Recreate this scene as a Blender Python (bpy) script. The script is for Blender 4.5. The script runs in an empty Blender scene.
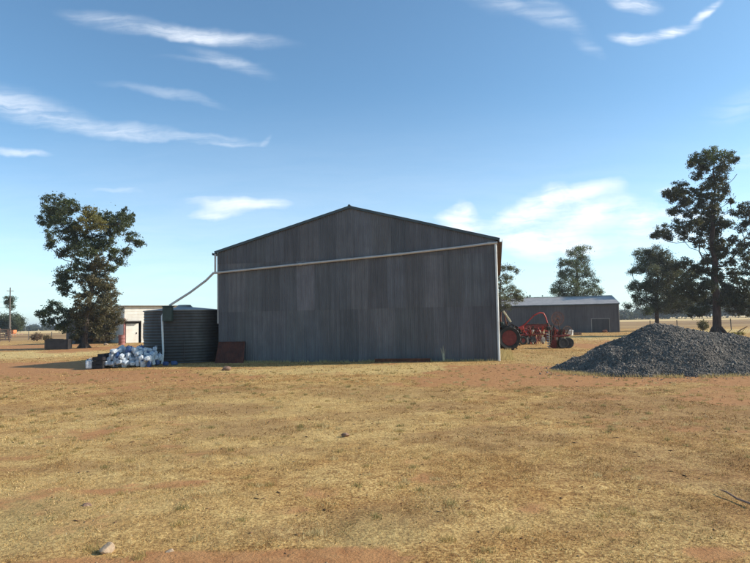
import bpy, math, random
import numpy as np
from mathutils import Vector, Matrix
random.seed(7); RNG = np.random.default_rng(11)
S = bpy.context.scene; COL = S.collection
R = math.radians
# ------------------------------------------------------------------ camera
F, PITCH, ROLL, CH = 588.07, 0.068154, 0.019791, 1.6
fw = Vector((0, math.cos(PITCH), math.sin(PITCH)))
up0 = Vector((0, -math.sin(PITCH), math.cos(PITCH))); rt0 = Vector((1, 0, 0))
cr, sr = math.cos(ROLL), math.sin(ROLL)
rt = rt0*cr - up0*sr; up = rt0*sr + up0*cr
cam_d = bpy.data.cameras.new('camera'); cam = bpy.data.objects.new('camera', cam_d); COL.objects.link(cam)
M3 = Matrix((rt, up, -fw)).transposed()
cam.matrix_world = Matrix.Translation((0, 0, CH)) @ M3.to_4x4()
cam_d.sensor_width = 36; cam_d.lens = F/750*36; cam_d.clip_start = .1; cam_d.clip_end = 20000
S.camera = cam
def ray(px, py): return fw*F + rt*(px-375) - up*(py-281.5)
def P(px, py, d):                       # point on that sight line at depth d (world y)
    r = ray(px, py); return Vector((0, 0, CH)) + r*(d/r.y)
def G(px, py):                          # where the sight line meets the ground
    r = ray(px, py); return Vector((0, 0, CH)) + r*(CH/-r.z)
# ------------------------------------------------------------------ helpers
def tag(o, label=None, cat=None, group=None, kind=None):
    if label: o['label'] = label
    if cat: o['category'] = cat
    if group: o['group'] = group
    if kind: o['kind'] = kind
    return o
def thing(name, label, cat, loc, rz=0, group=None):
    o = bpy.data.objects.new(name, None); COL.objects.link(o); o.location = loc; o.rotation_euler = (0, 0, rz)
    o.empty_display_size = .3
    return tag(o, label, cat, group)
def copy_tree(o, parent=None):
    c = o.copy(); COL.objects.link(c); c.parent = parent
    for ch in [x for x in bpy.data.objects if x.parent == o]: copy_tree(ch, c)
    return c
def np_mesh(name, V, Fa, mat, parent=None, smooth=False, cols=None):
    V = np.asarray(V, dtype=np.float32); Fa = np.asarray(Fa, dtype=np.int32); k = Fa.shape[1]
    me = bpy.data.meshes.new(name); me.vertices.add(len(V)); me.vertices.foreach_set('co', V.ravel())
    me.loops.add(Fa.size); me.loops.foreach_set('vertex_index', Fa.ravel())
    me.polygons.add(len(Fa)); me.polygons.foreach_set('loop_start', np.arange(0, Fa.size, k, dtype=np.int32))
    me.polygons.foreach_set('loop_total', np.full(len(Fa), k, dtype=np.int32))
    if smooth: me.polygons.foreach_set('use_smooth', np.ones(len(Fa), dtype=bool))
    if cols is not None:
        a = me.color_attributes.new('tint', 'FLOAT_COLOR', 'POINT')
        c = np.ones((len(V), 4), dtype=np.float32); c[:, :3] = cols; a.data.foreach_set('color', c.ravel())
    me.update(); me.validate(); me.materials.append(mat)
    o = bpy.data.objects.new(name, me); COL.objects.link(o); o.parent = parent
    return o
class MB:
    def __init__(s): s.v = []; s.f = []
    def add(s, vs, fs):
        n = len(s.v); s.v += [tuple(v) for v in vs]; s.f += [tuple(i+n for i in f) for f in fs]; return s
    def box(s, c, d, rot=None, bev=0.0, jit=0.0):
        x, y, z = [q/2 for q in d]; b = min(bev, x*.9, y*.9, z*.9)
        if b <= 0:
            vs = [(sx*x, sy*y, sz*z) for sx in (-1, 1) for sy in (-1, 1) for sz in (-1, 1)]
            fs = [(0,1,3,2),(4,6,7,5),(0,4,5,1),(2,3,7,6),(0,2,6,4),(1,5,7,3)]
        else:
            vs = []; idx = {}
            for sx in (-1, 1):
                for sy in (-1, 1):
                    for sz in (-1, 1):
                        for ax in range(3):
                            p = [sx*(x-b), sy*(y-b), sz*(z-b)]; p[ax] = (sx*x, sy*y, sz*z)[ax]
                            idx[(sx, sy, sz, ax)] = len(vs); vs.append(tuple(p))
            fs = []
            for ax in range(3):
                o1, o2 = (ax+1) % 3, (ax+2) % 3
                for sg in (-1, 1):
                    q = []
                    for a, b2 in ((-1,-1),(1,-1),(1,1),(-1,1)):
                        k = [0,0,0]; k[ax] = sg; k[o1] = a; k[o2] = b2; q.append(idx[(k[0],k[1],k[2],ax)])
                    fs.append(tuple(q if sg > 0 else q[::-1]))
                for a in (-1, 1):
                    for b2 in (-1, 1):
                        k0 = [0,0,0]; k1 = [0,0,0]; k0[ax] = -1; k1[ax] = 1
                        for k in (k0, k1): k[o1] = a; k[o2] = b2
                        fs.append((idx[(*k0, o1)], idx[(*k1, o1)], idx[(*k1, o2)], idx[(*k0, o2)]))
            for sx in (-1, 1):
                for sy in (-1, 1):
                    for sz in (-1, 1): fs.append(tuple(idx[(sx, sy, sz, a)] for a in range(3)))
        if jit: vs = [tuple(q+random.uniform(-jit, jit) for q in v) for v in vs]
        m = rot if rot is not None else Matrix.Identity(3); c = Vector(c)
        return s.add([m @ Vector(v) + c for v in vs], fs)
    def tube(s, pts, r, n=8, cap=True):
        pts = [Vector(p) for p in pts]; rs = r if isinstance(r, (list, tuple)) else [r]*len(pts)
        vs = []; fs = []; prev = None
        for i, p in enumerate(pts):
            t = (pts[min(i+1, len(pts)-1)] - pts[max(i-1, 0)]).normalized()
            if prev is None: a = t.orthogonal().normalized()
            else: a = (prev - t*prev.dot(t)).normalized()
            prev = a; b = t.cross(a)
            for k in range(n):
                w = 2*math.pi*k/n; vs.append(p + (a*math.cos(w)+b*math.sin(w))*rs[i])
        for i in range(len(pts)-1):
            for k in range(n): fs.append((i*n+k, i*n+(k+1) % n, (i+1)*n+(k+1) % n, (i+1)*n+k))
        if cap: fs.append(tuple(range(n))[::-1]); fs.append(tuple((len(pts)-1)*n+k for k in range(n)))
        return s.add(vs, fs)
    def lathe(s, prof, c=(0,0,0), axis='z', n=24, closed=False):     # prof: (radius, height)
        vs = []; fs = []; c = Vector(c)
        for rr, h in prof:
            for k in range(n):
                w = 2*math.pi*k/n; a, b = rr*math.cos(w), rr*math.sin(w)
                vs.append(c + Vector({'z': (a, b, h), 'y': (a, h, b), 'x': (h, a, b)}[axis]))
        m = len(prof)
        for i in range(m if closed else m-1):
            j = (i+1) % m
            for k in range(n): fs.append((i*n+k, i*n+(k+1) % n, j*n+(k+1) % n, j*n+k))
        if not closed:
            if prof[0][0] > 1e-4: fs.append(tuple(range(n))[::-1])
            if prof[-1][0] > 1e-4: fs.append(tuple((m-1)*n+k for k in range(n)))
        return s.add(vs, fs)
    def prism(s, poly, w, c=(0,0,0)):        # poly in x,z ; thickness along y
        n = len(poly); c = Vector(c)
        vs = [c+Vector((x, -w/2, z)) for x, z in poly]+[c+Vector((x, w/2, z)) for x, z in poly]
        fs = [tuple(range(n)), tuple(range(n, 2*n))[::-1]]+[(i, i+n, (i+1) % n+n, (i+1) % n) for i in range(n)]
        return s.add(vs, fs)
    def build(s, name, mat, parent=None, smooth=False):
        me = bpy.data.meshes.new(name); me.from_pydata(s.v, [], s.f); me.update()
        import bmesh
        bm = bmesh.new(); bm.from_mesh(me); bmesh.ops.recalc_face_normals(bm, faces=bm.faces); bm.to_mesh(me); bm.free()
        me.materials.append(mat)
        o = bpy.data.objects.new(name, me); COL.objects.link(o); o.parent = parent
        if smooth:
            me.polygons.foreach_set('use_smooth', [True]*len(me.polygons)); me.set_sharp_from_angle(angle=R(38))
        return o
# value noise in numpy
_T = RNG.random((256, 256))
def vnoise(x, y):
    xi = np.floor(x).astype(int); yi = np.floor(y).astype(int); fx = x-xi; fy = y-yi
    fx = fx*fx*(3-2*fx); fy = fy*fy*(3-2*fy)
    a = _T[xi & 255, yi & 255]; b = _T[(xi+1) & 255, yi & 255]; c = _T[xi & 255, (yi+1) & 255]; d = _T[(xi+1) & 255, (yi+1) & 255]
    return (a*(1-fx)+b*fx)*(1-fy)+(c*(1-fx)+d*fx)*fy
def fbm(x, y, o=4):
    s = 0; a = .5; t = 0
    for i in range(o): s = s+a*vnoise(x*2**i+17*i, y*2**i+5*i); t += a; a *= .55
    return s/t
def smooth(e0, e1, x): t = np.clip((x-e0)/(e1-e0), 0, 1); return t*t*(3-2*t)
# ------------------------------------------------------------------ materials
class NT:
    def __init__(s, name):
        s.m = bpy.data.materials.new(name); s.m.use_nodes = True; s.t = s.m.node_tree; s.n = s.t.nodes; s.b = s.n['Principled BSDF']; s.out = s.n['Material Output']
    def new(s, t, **k):
        n = s.n.new(t)
        for a, v in k.items():
            if a.startswith('i_'): n.inputs[a[2:].replace('_', ' ')].default_value = v
            else: setattr(n, a, v)
        return n
    def l(s, a, b): s.t.links.new(a, b)
    def coord(s, scale=(1,1,1), obj=True, rot=(0,0,0)):
        c = s.new('ShaderNodeTexCoord'); m = s.new('ShaderNodeMapping'); m.inputs['Scale'].default_value = scale; m.inputs['Rotation'].default_value = rot
        if obj: s.l(c.outputs['Object'], m.inputs[0])
        else:
            g = s.new('ShaderNodeNewGeometry'); s.l(g.outputs['Position'], m.inputs[0])
        return m.outputs[0]
    def noise(s, vec, scale, det=4, rough=.55):
        n = s.new('ShaderNodeTexNoise'); n.inputs['Scale'].default_value = scale; n.inputs['Detail'].default_value = det; n.inputs['Roughness'].default_value = rough
        s.l(vec, n.inputs['Vector']); return n.outputs[0]
    def ramp(s, fac, stops):
        r = s.new('ShaderNodeValToRGB'); e = r.color_ramp.elements
        while len(e) < len(stops): e.new(.5)
        for i, (p, c) in enumerate(stops): e[i].position = p; e[i].color = (*c, 1) if len(c) == 3 else c
        s.l(fac, r.inputs[0]); return r.outputs[0]
    def mix(s, f, a, b, mode='MIX'):
        n = s.new('ShaderNodeMix', data_type='RGBA', blend_type=mode)
        for v, i in ((f, 0), (a, 6), (b, 7)):
            if isinstance(v, (int, float)): n.inputs[i].default_value = v
            elif isinstance(v, tuple): n.inputs[i].default_value = (*v, 1)
            else: s.l(v, n.inputs[i])
        return n.outputs[2]
    def math(s, op, a, b=None, clamp=False):
        n = s.new('ShaderNodeMath', operation=op, use_clamp=clamp)
        for v, i in ((a, 0), (b, 1)):
            if v is None: continue
            if isinstance(v, (int, float)): n.inputs[i].default_value = v
            else: s.l(v, n.inputs[i])
        return n.outputs[0]
    def bump(s, h, st, dist=.02):
        b = s.new('ShaderNodeBump'); b.inputs['Strength'].default_value = st; b.inputs['Distance'].default_value = dist
        s.l(h, b.inputs['Height']); s.l(b.outputs[0], s.b.inputs['Normal'])
    def base(s, c):
        if isinstance(c, tuple): s.b.inputs['Base Color'].default_value = (*c, 1)
        else: s.l(c, s.b.inputs['Base Color'])
    def set(s, rough=.7, metal=0.0, spec=.5):
        s.b.inputs['Roughness'].default_value = rough; s.b.inputs['Metallic'].default_value = metal; s.b.inputs['Specular IOR Level'].default_value = spec
def worn(name, a, b, scale=3, rough=.7, metal=0., stops=(.35, .65), stretch=(1,1,1), bump=.2, spec=.4):
    t = NT(name); v = t.coord(stretch); n = t.noise(v, scale, 6, .65)
    t.base(t.ramp(n, [(stops[0], a), (stops[1], b)])); t.set(rough, metal, spec)
    if bump: t.bump(n, bump)
    return t.m
def galv(name, a, b, streak=(9, 9, .35), rust=.0, rough=.55, metal=.25, tint=False):
    t = NT(name); v = t.coord(streak); n = t.noise(v, 1, 6, .65)
    c = t.ramp(n, [(.3, a), (.72, b)])
    if tint:
        at = t.new('ShaderNodeAttribute', attribute_name='tint'); c = t.mix(1.0, c, at.outputs[0], 'MULTIPLY')
    v2 = t.coord((1,1,.6)); n2 = t.noise(v2, 1.7, 7, .7)
    c = t.mix(t.ramp(n2, [(.35, (0,0,0)), (.75, (.5,.5,.5))]), c, (a[0]*.55, a[1]*.52, a[2]*.5))
    if rust:
        n3 = t.noise(t.coord((5, 5, .5)), 1.3, 8, .75)
        c = t.mix(t.ramp(n3, [(.68-rust*.3, (0,0,0)), (.8, (.8,.8,.8))]), c, (.13, .05, .025))
    t.base(c); t.set(rough, metal, .4); t.bump(n2, .12)
    return t.m
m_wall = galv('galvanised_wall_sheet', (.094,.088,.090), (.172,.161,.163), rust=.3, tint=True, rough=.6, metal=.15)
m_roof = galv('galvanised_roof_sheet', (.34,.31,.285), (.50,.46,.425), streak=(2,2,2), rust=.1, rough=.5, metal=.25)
m_trim = galv('dark_flashing', (.05,.065,.07), (.09,.11,.12), streak=(2,2,2), rough=.5)
m_under = worn('rust_brown_gutter', (.07,.038,.024), (.13,.075,.048), 4)
m_pipe = worn('grey_pvc_pipe', (.42,.38,.35), (.55,.50,.46), 2.5, .5, 0, bump=.05)
m_pipew = worn('white_pvc_pipe', (.62,.60,.56), (.78,.77,.73), 2.5, .45, 0, bump=.05)
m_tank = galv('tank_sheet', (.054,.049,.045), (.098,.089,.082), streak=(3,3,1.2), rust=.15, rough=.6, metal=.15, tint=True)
m_tankroof = galv('tank_roof_sheet', (.22,.215,.205), (.34,.33,.31), streak=(2,2,2), rough=.5)
m_green = worn('dark_green_box', (.035,.05,.04), (.06,.08,.065), 4)
m_rust = worn('rusty_steel', (.10,.035,.02), (.24,.085,.04), 5, .85, bump=.4)
m_rust2 = worn('brown_rust', (.11,.05,.03), (.30,.17,.10), 7, .85, bump=.4)
m_rsheet = worn('rusted_sheet', (.06,.018,.012), (.12,.035,.02), 3, .85, bump=.3)
m_red = worn('faded_red_paint', (.36,.026,.02), (.56,.055,.036), 5, .5, bump=.1)
m_rim = worn('dull_red_rim', (.14,.02,.018), (.24,.045,.03), 6, .7)
m_tyre = worn('tyre_rubber', (.018,.018,.018), (.045,.042,.038), 8, .85)
m_dark = worn('dark_greasy_steel', (.025,.022,.02), (.07,.055,.045), 8, .7)
m_bright = worn('bare_steel', (.35,.33,.30), (.55,.52,.48), 8, .4, .5)
m_cream = worn('cream_paint', (.60,.50,.30), (.74,.66,.44), 4, .6)
m_cream2 = galv('cream_sheet', (.76,.71,.62), (.86,.83,.76), streak=(1,1,6), rough=.6, metal=0.)
m_shedd = galv('dark_shed_sheet', (.055,.052,.055), (.10,.095,.10), streak=(5,5,.5), rust=.1, metal=.05)
m_blackbox = worn('dark_sheet_with_shade', (.010,.009,.011), (.026,.024,.027), 3, .7)  # dark sheet, base colour lowered further to carry tree shade on the bin
m_wood = worn('weathered_timber', (.14,.085,.06), (.30,.20,.14), 6, .9, stretch=(1,1,.3))
m_wood2 = worn('pole_timber', (.09,.075,.065), (.17,.15,.13), 5, .9, stretch=(1,1,.2))
m_orange = worn('orange_paint', (.62,.17,.05), (.78,.27,.10), 3, .6)
m_plast = worn('white_plastic', (.28,.33,.38), (.66,.70,.74), 9, .4, bump=.15)
m_blue = worn('blue_plastic', (.015,.045,.14), (.04,.09,.22), 4, .45)
m_rock = worn('pale_sandstone', (.32,.22,.14), (.46,.34,.23), 9, .9, bump=.6)
m_stone2 = worn('brown_stone', (.16,.09,.06), (.30,.18,.12), 12, .9, bump=.5)
m_pink = worn('faded_pink_paint', (.22,.08,.075), (.34,.14,.12), 3, .7)
m_wire = worn('fence_wire', (.10,.09,.08), (.2,.18,.16), 5, .5, .5)
m_bark = worn('grey_bark', (.055,.042,.035), (.13,.10,.08), 9, .95, stretch=(1,1,.25), bump=.6)
m_bark2 = worn('dark_red_bark', (.035,.020,.016), (.085,.05,.04), 9, .95, stretch=(1,1,.25), bump=.6)
m_glass = worn('dusty_glass', (.03,.04,.05), (.06,.07,.08), 3, .15, bump=0)
def leafmat():
    t = NT('leaves'); at = t.new('ShaderNodeAttribute', attribute_name='tint')
    t.base(at.outputs[0]); t.set(.55, 0, .35)
    tr = t.new('ShaderNodeBsdfTranslucent'); mx = t.new('ShaderNodeMixShader'); mx.inputs[0].default_value = .3
    c = t.mix(1.0, at.outputs[0], (1.3, 1.4, .6), 'MULTIPLY'); t.l(c, tr.inputs[0])
    t.l(t.b.outputs[0], mx.inputs[1]); t.l(tr.outputs[0], mx.inputs[2]); t.l(mx.outputs[0], t.out.inputs[0]); return t.m
m_leaf = leafmat()
def blademat():
    t = NT('dry_grass_blades'); at = t.new('ShaderNodeAttribute', attribute_name='tint')
    t.base(at.outputs[0]); t.set(.75, 0, .2)
    tr = t.new('ShaderNodeBsdfTranslucent'); mx = t.new('ShaderNodeMixShader'); mx.inputs[0].default_value = .3
    t.l(at.outputs[0], tr.inputs[0]); t.l(t.b.outputs[0], mx.inputs[1]); t.l(tr.outputs[0], mx.inputs[2]); t.l(mx.outputs[0], t.out.inputs[0]); return t.m
m_blade = blademat()
# ------------------------------------------------------------------ ground
def zone(px0, py0, px1, py1, w=1.0):
    a = G(px0, (py0+py1)/2); b = G(px1, (py0+py1)/2); n = G((px0+px1)/2, py1); f = G((px0+px1)/2, py0)
    return ((a.x+b.x)/2, (n.y+f.y)/2, abs(b.x-a.x)/2, abs(f.y-n.y)/2, w)
SOIL = [zone(-160,363,120,381,1.0), zone(40,370,200,384,.75), zone(90,374,260,390,.5), zone(-60,345,66,352,.9), zone(64,346,122,352,1.0),
        zone(400,371,800,385,1.0), zone(440,363,560,376,.9), zone(520,366,610,378,.8), zone(560,343,640,350,.9), zone(670,336,900,366,.95), zone(640,372,900,386,.9),
        zone(-20,548,330,575,.75), zone(200,549,420,580,1.0), zone(640,385,760,408,.6), zone(150,479,215,489,.55), zone(290,485,350,496,.45), zone(560,415,700,432,.3),
        zone(235,503,330,516,.45), zone(90,480,150,492,.35), zone(430,378,560,390,.5), zone(395,455,470,466,.4), zone(600,528,680,542,.4), zone(690,545,760,563,.6), zone(-30,385,60,396,.35), zone(560,395,640,402,.4),
        zone(400,470,470,482,.45), zone(500,500,560,512,.4), zone(20,425,120,436,.3)]
PALE = [zone(220,364,520,374,.8), zone(-200,353,110,361,1.0), zone(120,352,150,358,.8), zone(-60,395,520,470,.35), zone(-50,440,200,540,.4), zone(560,336,660,342,.7), zone(660,328,900,334,1.0), zone(480,352,560,364,.3), zone(60,500,560,550,.25), zone(250,385,480,420,.3)]
DARK = [zone(560,392,860,440,.6), zone(520,440,820,500,.5), zone(150,420,320,436,.55), zone(380,400,520,412,.5), zone(-20,405,90,415,.5), zone(250,520,340,545,.4), zone(100,440,180,452,.4),zone(120,405,300,418,.6), zone(300,385,460,400,.4), zone(560,430,760,520,.45), zone(480,385,640,395,.5), zone(0,460,160,470,.4), zone(380,430,560,445,.5), zone(640,395,800,430,.5), zone(200,445,330,455,.4), zone(330,490,480,520,.35), zone(60,388,260,400,.3),zone(300,410,420,420,.35),zone(640,470,800,510,.4)]
GREEN = [zone(330,515,420,545,.8), zone(-40,490,60,530,.7), zone(420,475,470,500,.5), zone(560,500,760,563,.5), zone(350,500,460,520,.4), zone(660,480,760,500,.5), zone(480,350,620,364,.7), zone(-40,520,90,545,.5), zone(560,345,760,420,.25), zone(150,385,330,396,.3)]
def field(zs, x, y, warp=1.0):
    nx = (fbm(x*.55+3, y*.55+9)-.5)*2; ny = (fbm(x*.55+40, y*.55+70)-.5)*2; fine = (fbm(x*2.3+11, y*2.3+4, 4)-.5)
    out = np.zeros_like(x)
    for cx, cy, rx, ry, w in zs:
        k = np.minimum(1.0, np.maximum(ry, rx*.3))*warp
        d = np.sqrt(((x-cx+nx*k*1.5)/rx)**2+((y-cy+ny*k*1.2)/ry)**2)
        out = np.maximum(out, w*smooth(1.25, .65, d+fine*.7))
    return out
def zones(x, y):
    soil = field(SOIL, x, y); pale = field(PALE, x, y); dark = field(DARK, x, y); green = field(GREEN, x, y)
    patch = fbm(x*.9+5, y*.9+2, 5); soil = np.clip(soil+.40*smooth(.56, .74, patch)*(y < 60)+.30*smooth(.50,.68,fbm(x*3.1+15, y*3.1+22, 4))*(y < 40), 0, 1)
    return soil, pale, dark, green
def axis(lo, hi, step, far, n):
    a = np.arange(lo, hi+step/2, step); g = np.geomspace(step*1.5, far, n)
    return np.concatenate([a[0]-g[::-1], a, a[-1]+g])
gx = axis(-26, 26, .14, 4500, 60); gy1 = np.arange(2, 14, .09); gy2 = np.arange(14, 60, .22)
gy = np.concatenate([-np.geomspace(1, 1500, 20)[::-1], [0, 1], gy1, gy2, 60+np.geomspace(.4, 4500, 70)])
XX, YY = np.meshgrid(gx, gy)
ZZ = (fbm(XX*.35, YY*.35, 3)-.5)*.05+(fbm(XX*2.5, YY*2.5, 3)-.5)*.032
ZZ *= smooth(200, 60, np.hypot(XX, YY))
def zs_at(x, y): return ((fbm(x*.35, y*.35, 3)-.5)*.05+(fbm(x*2.5, y*2.5, 3)-.5)*.032)
so, pa, da, gr = zones(XX, YY)
nx_, ny_ = len(gx), len(gy); ii = np.arange(nx_*ny_).reshape(ny_, nx_)
Fq = np.stack([ii[:-1,:-1], ii[:-1,1:], ii[1:,1:], ii[1:,:-1]], -1).reshape(-1, 4)
def groundmat():
    t = NT('dry_grass_and_soil'); v = t.coord(obj=False)
    at = t.new('ShaderNodeAttribute', attribute_name='tint'); sp = t.new('ShaderNodeSeparateColor'); t.l(at.outputs[0], sp.inputs[0])
    at2 = t.new('ShaderNodeAttribute', attribute_name='zone2'); sp2 = t.new('ShaderNodeSeparateColor'); t.l(at2.outputs[0], sp2.inputs[0])
    n1 = t.noise(v, 38, 5, .7); n2 = t.noise(v, 7, 6, .7); n3 = t.noise(v, 1.1, 5, .6)
    straw = t.ramp(n1, [(.33, (.14,.072,.03)), (.46, (.38,.235,.09)), (.57, (.60,.425,.175)), (.71, (.72,.54,.27))])
    blot = t.ramp(n2, [(.36, (.60,.50,.45)), (.55, (1.08,1.05,1.02))]); straw = t.mix(.9, straw, blot, 'MULTIPLY')
    blot2 = t.ramp(n3, [(.38, (.80,.68,.58)), (.58, (1.08,1.06,1.02))]); straw = t.mix(1.0, straw, blot2, 'MULTIPLY')
    straw = t.mix(t.math('MULTIPLY', sp.outputs[1], .6), straw, t.mix(n1, (.50,.38,.15), (.72,.58,.27)))
    straw = t.mix(t.math('MULTIPLY', sp.outputs[2], .8), straw, t.mix(n1, (.14,.07,.033), (.36,.20,.09)))
    straw = t.mix(t.math('MULTIPLY', sp2.outputs[0], .35), straw, t.mix(n1, (.12,.095,.038), (.40,.32,.15)))
    red = t.ramp(n2, [(.3, (.37,.165,.062)), (.7, (.56,.30,.125))])
    red = t.mix(t.math('MULTIPLY', t.math('SUBTRACT', 1.0, n1), .5), red, (.22,.10,.05))
    k = t.math('ADD', sp.outputs[0], t.math('MULTIPLY', t.math('SUBTRACT', n2, .5), .9)); k = t.math('ADD', k, t.math('MULTIPLY', t.math('SUBTRACT', n1, .5), .7))
    mr = t.new('ShaderNodeMapRange', interpolation_type='SMOOTHSTEP'); t.l(k, mr.inputs[0]); mr.inputs[1].default_value = .32; mr.inputs[2].default_value = .80
    c = t.mix(mr.outputs[0], straw, red)
    # cropped paddocks further out
    g = t.new('ShaderNodeNewGeometry'); sx = t.new('ShaderNodeSeparateXYZ'); t.l(g.outputs['Position'], sx.inputs[0])
    nf = t.noise(t.coord((.02,.06,1), obj=False), 1, 5, .6)
    fld = t.ramp(nf, [(.3, (.22,.125,.055)), (.5, (.32,.195,.085)), (.7, (.48,.32,.14))])
    mf = t.new('ShaderNodeMapRange', interpolation_type='SMOOTHSTEP'); t.l(sx.outputs[1], mf.inputs[0]); mf.inputs[1].default_value = 76; mf.inputs[2].default_value = 82
    c = t.mix(mf.outputs[0], c, fld)
    mo = t.new('ShaderNodeMapRange', interpolation_type='SMOOTHSTEP'); t.l(sx.outputs[1], mo.inputs[0]); mo.inputs[1].default_value = 170; mo.inputs[2].default_value = 200
    c = t.mix(mo.outputs[0], c, t.mix(nf, (.56,.38,.16), (.72,.52,.24)))
    t.base(c); t.set(.95, 0, .15)
    h = t.math('ADD', n1, t.math('MULTIPLY', n2, 1.5)); t.bump(h, .6, .03)
    return t.m
m_ground = groundmat()
gnd = np_mesh('ground', np.stack([XX.ravel(), YY.ravel(), ZZ.ravel()], -1), Fq, m_ground, smooth=True,
              cols=np.stack([so.ravel(), pa.ravel(), da.ravel()], -1))
a2 = gnd.data.color_attributes.new('zone2', 'FLOAT_COLOR', 'POINT'); c2 = np.ones((gr.size, 4), dtype=np.float32); c2[:, 0] = gr.ravel(); a2.data.foreach_set('color', c2.ravel())
tag(gnd, kind='structure')
# ------------------------------------------------------------------ grass blades
def blades(n, y0, y1, L, W, clump=.3):
    y = np.sqrt(RNG.random(n)*(y1*y1-y0*y0)+y0*y0); x = (RNG.random(n)*2-1)*(y*.70+.8)
    dens = fbm(x*2.1+8, y*2.1+3, 4)*.55+fbm(x*7+8, y*5+3, 3)*.45; soil, pale, dark, green = zones(x, y)
    keep = RNG.random(n) < np.clip((dens-.40)*4.2, .03, 1)*(1-.96*smooth(.3, .82, soil-(dens-.5)*1.0))
    # nothing grows inside the shed, tank or gravel
    for cx, cy, rr in ((8.9, 18, 2.5), (-8.6, 26.5, 1.8)): keep &= np.hypot(x-cx, y-cy) > rr
    keep &= ~((y > 25.0-.207*(x+6.7)-.02) & (y < 44) & (x > -6.6+.207*(y-25)) & (x < 4.74+.207*(y-22.7)))
    x, y, soil, pale, dark, green = [q[keep] for q in (x, y, soil, pale, dark, green)]; n = len(x)
    # small tufts
    tx = (RNG.random(n)-.5)*clump*.1; ty = (RNG.random(n)-.5)*clump*.1
    th = RNG.random(n)*6.283; lean = RNG.random(n)**.45*1.5; ln = L*(.35+RNG.random(n)**1.5*.9)
    dx = np.cos(th)*np.sin(lean)*ln; dy = np.sin(th)*np.sin(lean)*ln; dz = np.cos(lean)*ln*.9+.004
    ph = RNG.random(n)*6.283; wx = np.cos(ph)*W*.5*(.6+RNG.random(n)); wy = np.sin(ph)*W*.5*(.6+RNG.random(n))
    z = zs_at(x, y)-.004; x = x+tx; y = y+ty
    V = np.empty((n, 3, 3), dtype=np.float32)
    V[:, 0] = np.stack([x-wx, y-wy, z], -1); V[:, 1] = np.stack([x+wx, y+wy, z], -1); V[:, 2] = np.stack([x+dx, y+dy, z+dz], -1)
    pal = np.array([(.74,.54,.25), (.60,.41,.165), (.43,.26,.10), (.20,.11,.045), (.15,.145,.05), (.72,.60,.38)])
    u = RNG.random(n); big = fbm(x*1.3+60, y*1.3+20, 4); v = u*.6+(.75-big)*.55+(.5-fbm(x*16, y*12, 2))*.9+.06+dark*.3-pale*.28
    k = np.where(v < .28, 0, np.where(v < .50, 1, np.where(v < .74, 2, 3)))
    g = RNG.random(n); k = np.where(g < .10+green*.5*smooth(.35, .6, fbm(x*3, y*3, 3)), 4, k); k = np.where(g > .975, 5, k)
    c = pal[k]*(.8+.4*RNG.random(n))[:, None]*(1-np.clip(dark*.35+.5*smooth(.48,.62,fbm(x*.8+90, y*1.6+33, 4))*.5, 0, .5)[:, None]*np.array([.55, .8, 1.0]))
    return V.reshape(-1, 3), np.repeat(c, 3, 0)
parts = [blades(420000, 3.3, 8, .026, .0055), blades(360000, 8, 16, .034, .010), blades(170000, 16, 30, .06, .02), blades(50000, 30, 62, .10, .045)]
nt_ = 1100; ty_ = np.sqrt(RNG.random(nt_)*(20*20-3.5**2)+3.5**2); tx_ = (RNG.random(nt_)*2-1)*ty_*.68; ok = fbm(tx_*1.2+31, ty_*1.2+9, 3) > .47; tx_, ty_ = tx_[ok], ty_[ok]
kb = 46; px_ = np.repeat(tx_, kb)+RNG.normal(0, .028, len(tx_)*kb); py_ = np.repeat(ty_, kb)+RNG.normal(0, .028, len(tx_)*kb); n = len(px_); th = RNG.random(n)*6.283; lean = RNG.random(n)*1.1; ln = np.repeat(.022+.038*RNG.random(len(tx_)), kb)*(.5+.7*RNG.random(n)); ww = np.where(py_ > 9, .006, .0035)
Vt = np.empty((n, 3, 3)); zt = zs_at(px_, py_); Vt[:, 0] = np.stack([px_-ww, py_, zt], -1); Vt[:, 1] = np.stack([px_+ww, py_+ww*.5, zt], -1); Vt[:, 2] = np.stack([px_+np.cos(th)*np.sin(lean)*ln, py_+np.sin(th)*np.sin(lean)*ln, zt+np.cos(lean)*ln], -1)
tc_ = np.repeat(np.array([(.66,.50,.24), (.54,.39,.16), (.40,.31,.125), (.50,.36,.14)])[RNG.integers(0, 4, len(tx_))], kb, 0)*(.65+.6*RNG.random((n, 1)))
parts.append((Vt.reshape(-1, 3), np.repeat(tc_, 3, 0)))
# ragged fringes along the shed footing and around the gravel
def fringe(pts, L, W, col=((.62,.47,.22), (.45,.36,.15))):
    n = len(pts); x = pts[:, 0]; y = pts[:, 1]; th = RNG.random(n)*6.283; lean = RNG.random(n)*.8; ln = L*(.4+RNG.random(n))
    V = np.empty((n, 3, 3), dtype=np.float32); ph = RNG.random(n)*6.283; wx = np.cos(ph)*W/2; wy = np.sin(ph)*W/2
    V[:, 0] = np.stack([x-wx, y-wy, 0*x-.01], -1); V[:, 1] = np.stack([x+wx, y+wy, 0*x-.01], -1)
    V[:, 2] = np.stack([x+np.cos(th)*np.sin(lean)*ln, y+np.sin(th)*np.sin(lean)*ln, np.cos(lean)*ln], -1)
    c0, c1 = np.array(col[0]), np.array(col[1]); m = RNG.random(n)[:, None]; return V.reshape(-1, 3), np.repeat((c0*m+c1*(1-m))*(.7+.5*RNG.random(n))[:, None], 3, 0)
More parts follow.
